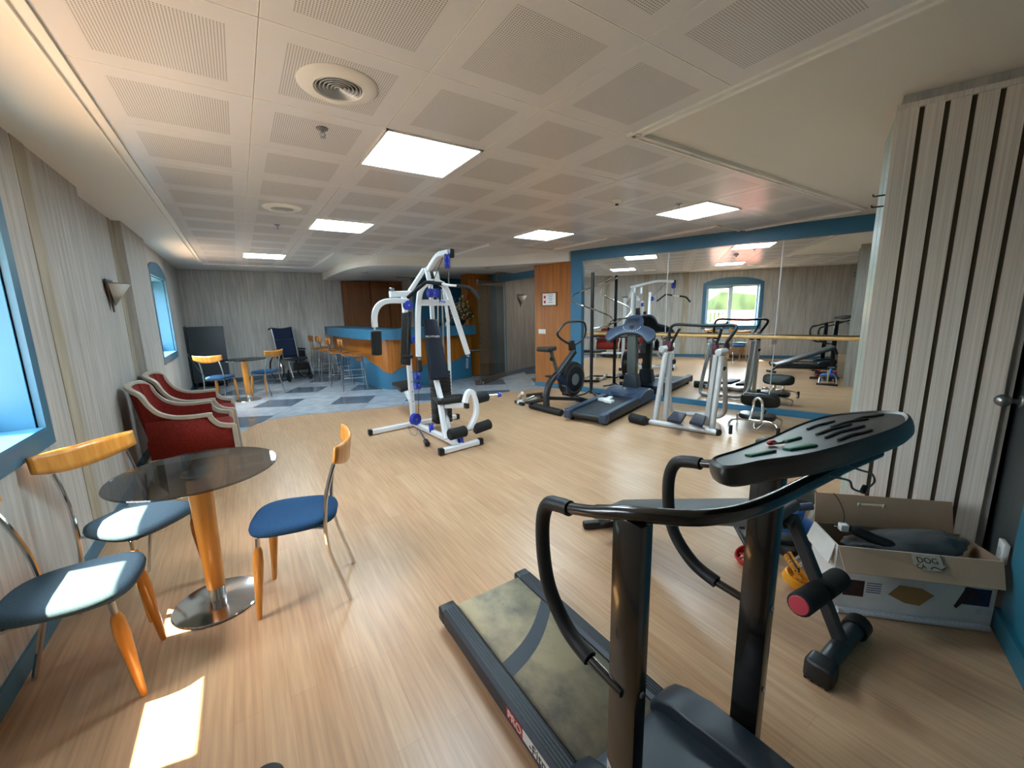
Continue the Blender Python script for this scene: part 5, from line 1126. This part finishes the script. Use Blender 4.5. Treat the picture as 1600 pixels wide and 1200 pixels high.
# ================================================================ SIT-UP BENCH beside the black treadmill
t = thing('sit_up_bench', 'folding sit up bench with grey board and foam leg rollers, right of the black treadmill', 'bench', (1.95, 1.1, 0))
fb0, fb1 = Vector((1.80, .50, .05)), Vector((2.19, .50, .05))
MB().cyl(fb0, fb1, .036).build('front_foot', 'charcoal_paint', t)
MB().box(fb0 + Vector((-.01, 0, -.002)), (.09, .10, .095), bev=.02, seg=3).build('foot_cap', 'black', t); MB().cyl(fb1 + Vector((-.05, 0, 0)), fb1 + Vector((.02, 0, 0)), .05).build('foot_cap', 'black', t)
for k in range(4): MB().box((1.765 + .0, .465 + .024*k, .012), (.03, .012, .022), bev=.003).build('cap_tooth', 'black', t)
lt = Vector((1.949,0.72,0.571)); MB().sq([(1.995, .50, .06), lt], .04, .05, up=(0, 1, 0)).build('leg_post', 'charcoal_paint', t)
ra_, rb2 = Vector((1.718,0.575,0.323)), Vector((2.145,0.575,0.267))
MB().cyl(ra_, ra_.lerp(rb2, .44), .046, n=20, bev=.008).build('foam_roller', 'foam', t); MB().cyl(ra_.lerp(rb2, .52), rb2, .046, n=20, bev=.012).build('foam_roller', 'foam', t)
MB().cyl(ra_ - (rb2-ra_).normalized()*.004, ra_ + (rb2-ra_).normalized()*.004, .037).build('roller_cap', 'red_cap', t); MB().cyl(ra_, rb2, .012).build('roller_axle', 'steel', t)
bA, bB = Vector((1.90, .72, .60)), Vector((1.92, 1.76, .18))
F = frame((bA+bB)/2, (1, 0, 0), bA-bB); hl = (bA-bB).length/2
MB().prism([(-.15, -hl), (.15, -hl), (.16, -hl*.5), (.16, hl*.8), (.12, hl), (-.12, hl), (-.16, hl*.8), (-.16, -hl*.5)], -.025, .025, F, .015, 3).build('board_pad', 'pad_grey', t)
MB().box(F @ Vector((0, -hl*.72, .026)), (.16, .05, .002), F.to_3x3()).build('pad_print', 'silver', t)
MB().sq([bA - Vector((0, 0, .05)), bB - Vector((0, 0, .05))], .05, .04).build('main_beam', 'charcoal_paint', t)
MB().sq([lt, bA + Vector((0, 0, -.06))], .045, .045).build('top_joint', 'charcoal_paint', t)
q = Vector((1.812,1.866,0.03)); MB().sq([bB - Vector((0, .0, .06)), (1.93, 1.82, .06), (1.93, 1.85, .03)], .05, .04, .03).build('rear_leg', 'charcoal_paint', t); MB().beam((1.815, 1.90, .03), (2.06, 1.78, .03), .05, .05, bev=.012).build('rear_foot', 'black', t)

# ================================================================ CHEST EXPANDERS beside the box
def spring(mb, a, b, r, turns, wr=.003):
    a, b = Vector(a), Vector(b); d = b-a; z = d.normalized(); x = z.cross(Vector((0, 0, 1))).normalized(); y = z.cross(x); n = turns*8
    return mb.tube([a + d*(k/n) + x*(r*math.cos(2*math.pi*k/8)) + y*(r*math.sin(2*math.pi*k/8)) for k in range(n+1)], wr, n=5)
e = thing('spring_exerciser', 'black framed exerciser with red and orange slotted ends on the floor between treadmill and box', 'exerciser', (2.28, .98, 0))
for q, m_, nm in ((Vector((2.333,1.06,0.05)), 'red', 'red_end_disc'), (Vector((2.328,0.802,0.05)), 'yellow', 'orange_end_disc')):
    ax = Vector((-.5, .3, .9)).normalized() if m_ == 'red' else Vector((.1, -.35, 1)).normalized()
    MB().lathe([(.060, -.025), (.066, -.02), (.066, .02), (.060, .025), (.054, .02), (.054, -.02), (.060, -.025)], q, ax, 28, cap=False).build(nm, m_, e)
    r_ = e; w = None
    sp_b = MB(); F = frame(q, ax.orthogonal(), ax.cross(ax.orthogonal()))
    for k in range(8):
        a_ = math.pi*k/4; sp_b.tube([F @ Vector((.012*math.cos(a_), .012*math.sin(a_), 0)), F @ Vector((.058*math.cos(a_), .058*math.sin(a_), 0))], .006, n=6)
    sp_b.cyl(q - ax*.02, q + ax*.02, .018); sp_b.build('spoked_hub', m_, e)
q1, q2 = Vector((2.333,1.06,0.05)), Vector((2.328,0.802,0.05)); mid = Vector((2.561,1.013,0.1))
MB().tube([q1 + Vector((0, 0, .04)), (2.416,1.188,0.16), (2.556,1.288,0.16)], .012, .03).build('side_tube', 'charcoal_paint', e); MB().tube([q1 + Vector((.04, 0, .05)), (2.473,1.148,0.16), (2.616,1.245,0.16)], .012, .03).build('side_tube', 'charcoal_paint', e)
MB().beam((2.428,1.143,0.1), (2.587,0.929,0.12), .10, .05, bev=.012).build('centre_housing', 'black', e)
MB().beam((2.484,0.943,0.08), (2.715,0.903,0.1), .09, .06, bev=.012).build('side_housing', 'black', e)
MB().box((2.595,0.874,0.14), (.07, .05, .03), Matrix.Rotation(R(-30), 3, 'Z'), .008).build('red_cap', 'red', e); MB().box((2.547,1.12,0.17), (.05, .035, .03), Matrix.Rotation(R(-30), 3, 'Z'), .008).build('red_cap', 'red', e)
for a_, b_ in (((2.377,0.866,0.09), (2.584,0.852,0.09)), ((2.349,0.834,0.08), (2.55,0.819,0.08))):
    MB().cyl(a_, b_, .013).build('steel_rod', 'chrome', e)
MB().prism([(-.05, -.09), (.05, -.09), (.04, .09), (-.04, .09)], 0, .02, frame((2.606,0.842,0.03), (.8, -.5, .3), (.3, .3, 1)), .004).build('grey_plate', 'slate_base', e)
for k in range(3): spring(MB(), q2 + Vector((-.02+.02*k, .0, .05)), Vector((2.426,0.9,0.1)) + Vector((.02*k, 0, 0)), .010, 12).build('orange_spring', 'yellow' if k != 1 else 'black', e)

# ================================================================ CARDBOARD BOX
A_, B_ = Vector((2.285, .635, 0)), Vector((2.722, .168, 0)); u = (B_-A_).normalized(); w = Vector((-u.y, u.x, 0)); Lb = (B_-A_).length; Db, Hb = .235, .345
def BX(a, b, z): return A_ + u*a + w*b + Vector((0, 0, z))
t = thing('cardboard_box', 'open printed cardboard box with flaps in the corner under the slatted board', 'box', tuple(BX(Lb/2, Db/2, 0)))
def slab(a0, a1, b0, b1, z0, z1):
    m = MB(); c = [BX(a, b, z) for a in (a0, a1) for b in (b0, b1) for z in (z0, z1)]
    return m.add(c, [[0, 1, 3, 2], [4, 6, 7, 5], [0, 4, 5, 1], [2, 3, 7, 6], [0, 2, 6, 4], [1, 5, 7, 3]])
th = .006
slab(0, Lb, 0, th, .004, Hb).build('front_panel', 'print_white', t, flat=True); slab(0, Lb, Db-th, Db, .004, Hb).build('back_panel', 'card_in', t, flat=True)
slab(0, th, th, Db-th, .004, Hb).build('left_panel', 'print_white', t, flat=True); slab(Lb-th, Lb, th, Db-th, .004, Hb).build('right_panel', 'card_in', t, flat=True); slab(0, Lb, 0, Db, 0, .006).build('bottom', 'card', t, flat=True)
def quad(name, pts, m, thk=.005):
    return MB().add([Vector(p) for p in pts], [[0, 1, 2, 3]]).build(name, m, t, flat=True, thick=thk)
ff = quad('front_flap', (BX(.0, 0, Hb), BX(Lb+.0, 0, Hb), BX(Lb-.03, -.07, .25), BX(.0, -.085, .262)), 'card')
bf = quad('back_flap', (BX(.0, Db, Hb), BX(Lb-.03, Db, Hb), BX(Lb-.035, Db+.03, .50), BX(.0, Db+.03, .50)), 'card')
quad('right_flap', (BX(Lb, .02, Hb), BX(Lb, Db-.02, Hb), BX(Lb+.015, Db-.04, Hb-.05), BX(Lb+.015, .04, Hb-.05)), 'card_in')
quad('left_flap', (BX(0, .02, Hb), BX(0, Db, Hb), BX(-.03, Db, .25), BX(-.03, .0, .25)), 'print_white')
# print, tape, lettering
pr_ = lambda name, a0, a1, z0, z1, m: slab(a0, a1, -.0012, .0, z0, z1).build(name, m, t, flat=True)
pr_('photo_print', .045, .13, .09, .175, 'photo_dark'); pr_('photo_print', .52, .62, .115, .20, 'photo_blue')
for k in range(5): pr_('print_line', .14, .20, .165-.012*k, .169-.012*k, 'slateblue')
MB().add([BX(a, -.002, z) for a, z in ((.23, .12), (.27, .175), (.36, .17), (.41, .14), (.36, .08), (.30, .085))], [[0, 1, 2, 3, 4, 5]]).build('torn_patch', 'card_torn', t, flat=True, thick=.001)
MB().add([BX(a, -.002, z) for a, z in ((.49, .10), (.525, .205), (.565, .20), (.575, .12), (.545, .155), (.52, .12), (.50, .09))], [[0, 1, 2, 3, 4, 5, 6]]).build('figure_print', 'photo_dark', t, flat=True, thick=.001)
pr_('small_icon', .575, .60, .07, .10, 'silver'); pr_('small_icon', .61, .635, .07, .10, 'silver')
MB().tube([BX(.02, -.018, .018), BX(Lb-.02, -.018, .018)], .016).build('silver_edge', 'steel_foil', t)
fn_ = (BX(0, -.09, .26) - BX(0, 0, Hb)).normalized(); nf = u.cross(fn_); nf = nf if nf.dot(w) < 0 else -nf
for bd, sz, a_, d_ in (('DOG', .036, .345, .030), ('CA', .026, .312, .058)):
    text(bd, sz, frame(BX(a_, 0, Hb) + fn_*d_ + nf*.0035, u, -fn_), 'ink', t)
MB().tube(curve_pts([BX(.345, 0, Hb) + fn_*.066 + nf*.004, BX(.36, 0, Hb) + fn_*.056 + nf*.004, BX(.385, 0, Hb) + fn_*.064 + nf*.004, BX(.40, 0, Hb) + fn_*.054 + nf*.004], 4), .0022, n=5).build('drawn_tail', 'ink', t)
MB().add([BX(a, 0, Hb) + fn_*d + nf*.0031 for a, d in ((.29, .0), (.40, .0), (.41, .045), (.385, .07), (.32, .075), (.285, .05))], [[0, 1, 2, 3, 4, 5]]).build('paper_patch', 'patch', t, flat=True)
MB().tube([BX(.405, 0, Hb) + fn_*-.002 + nf*.004, BX(.402, 0, Hb) + fn_*.045 + nf*.004], .0015, n=5).build('tear', 'ink', t)
bn_ = Vector((0, 0, 1)); MB().tube([BX(.20, Db-.004+.02, .455), BX(.31, Db+.018, .457)], .007, n=8).build('handle_strip', 'clear_plastic', t); 
for a_ in (.20, .31): MB().ell(BX(a_, Db+.015, .456), (.014, .006, .011)).build('handle_rivet', 'clear_plastic', t)
# dark bag and a white adaptor lying inside
bg_ = thing('grey_bag', 'crumpled charcoal cloth bag lying in the open cardboard box', 'bag', tuple(BX(.35, .12, .27)))
m_ = MB(); bm = bmesh.new(); bmesh.ops.create_icosphere(bm, subdivisions=4, radius=1); M3 = frame(BX(.34, .12, .325), u, w)
from mathutils import noise
for v in bm.verts:
    p = v.co.copy(); d = 1 + .18*noise.noise(p*2.0) + .10*noise.noise(p*5); tp = 1 - .35*max(0, -p.x)
    v.co = M3 @ Vector((p.x*.25*d, p.y*.082*d*tp, p.z*.075*d*tp + .02*p.x))
m_.addbm(bm); m_.build('bag_body', 'grey_cloth', bg_, ang=80)
MB().tube(curve_pts([BX(.10, .11, .385), BX(.14, .10, .375), BX(.20, .085, .35), BX(.27, .07, .335)], 5), .026, n=10, scale=[.6, .7, .8, .9, 1, 1, 1, 1, 1, 1, 1, 1, 1, .9, .8, .6]).build('black_strap_end', 'black', bg_)
ad = thing('plug_adaptor', 'white square plug adaptor with cord on top of the charcoal bag', 'adaptor', tuple(BX(.075, .11, .37)))
MB().box(BX(.075, .12, .385), (.035, .035, .035), Matrix.Rotation(math.atan2(u.y, u.x), 3, 'Z'), .004).build('adaptor_body', 'white_plastic', ad); MB().cyl(BX(.058, .12, .385), BX(.035, .12, .387), .0025).build('plug_pin', 'chrome', ad)
MB().tube(curve_pts([BX(.08, .13, .40), BX(.095, .17, .44), BX(.085, .21, .49), BX(.07, .235, .515)], 5), .002, n=5).build('cord', 'black', ad)
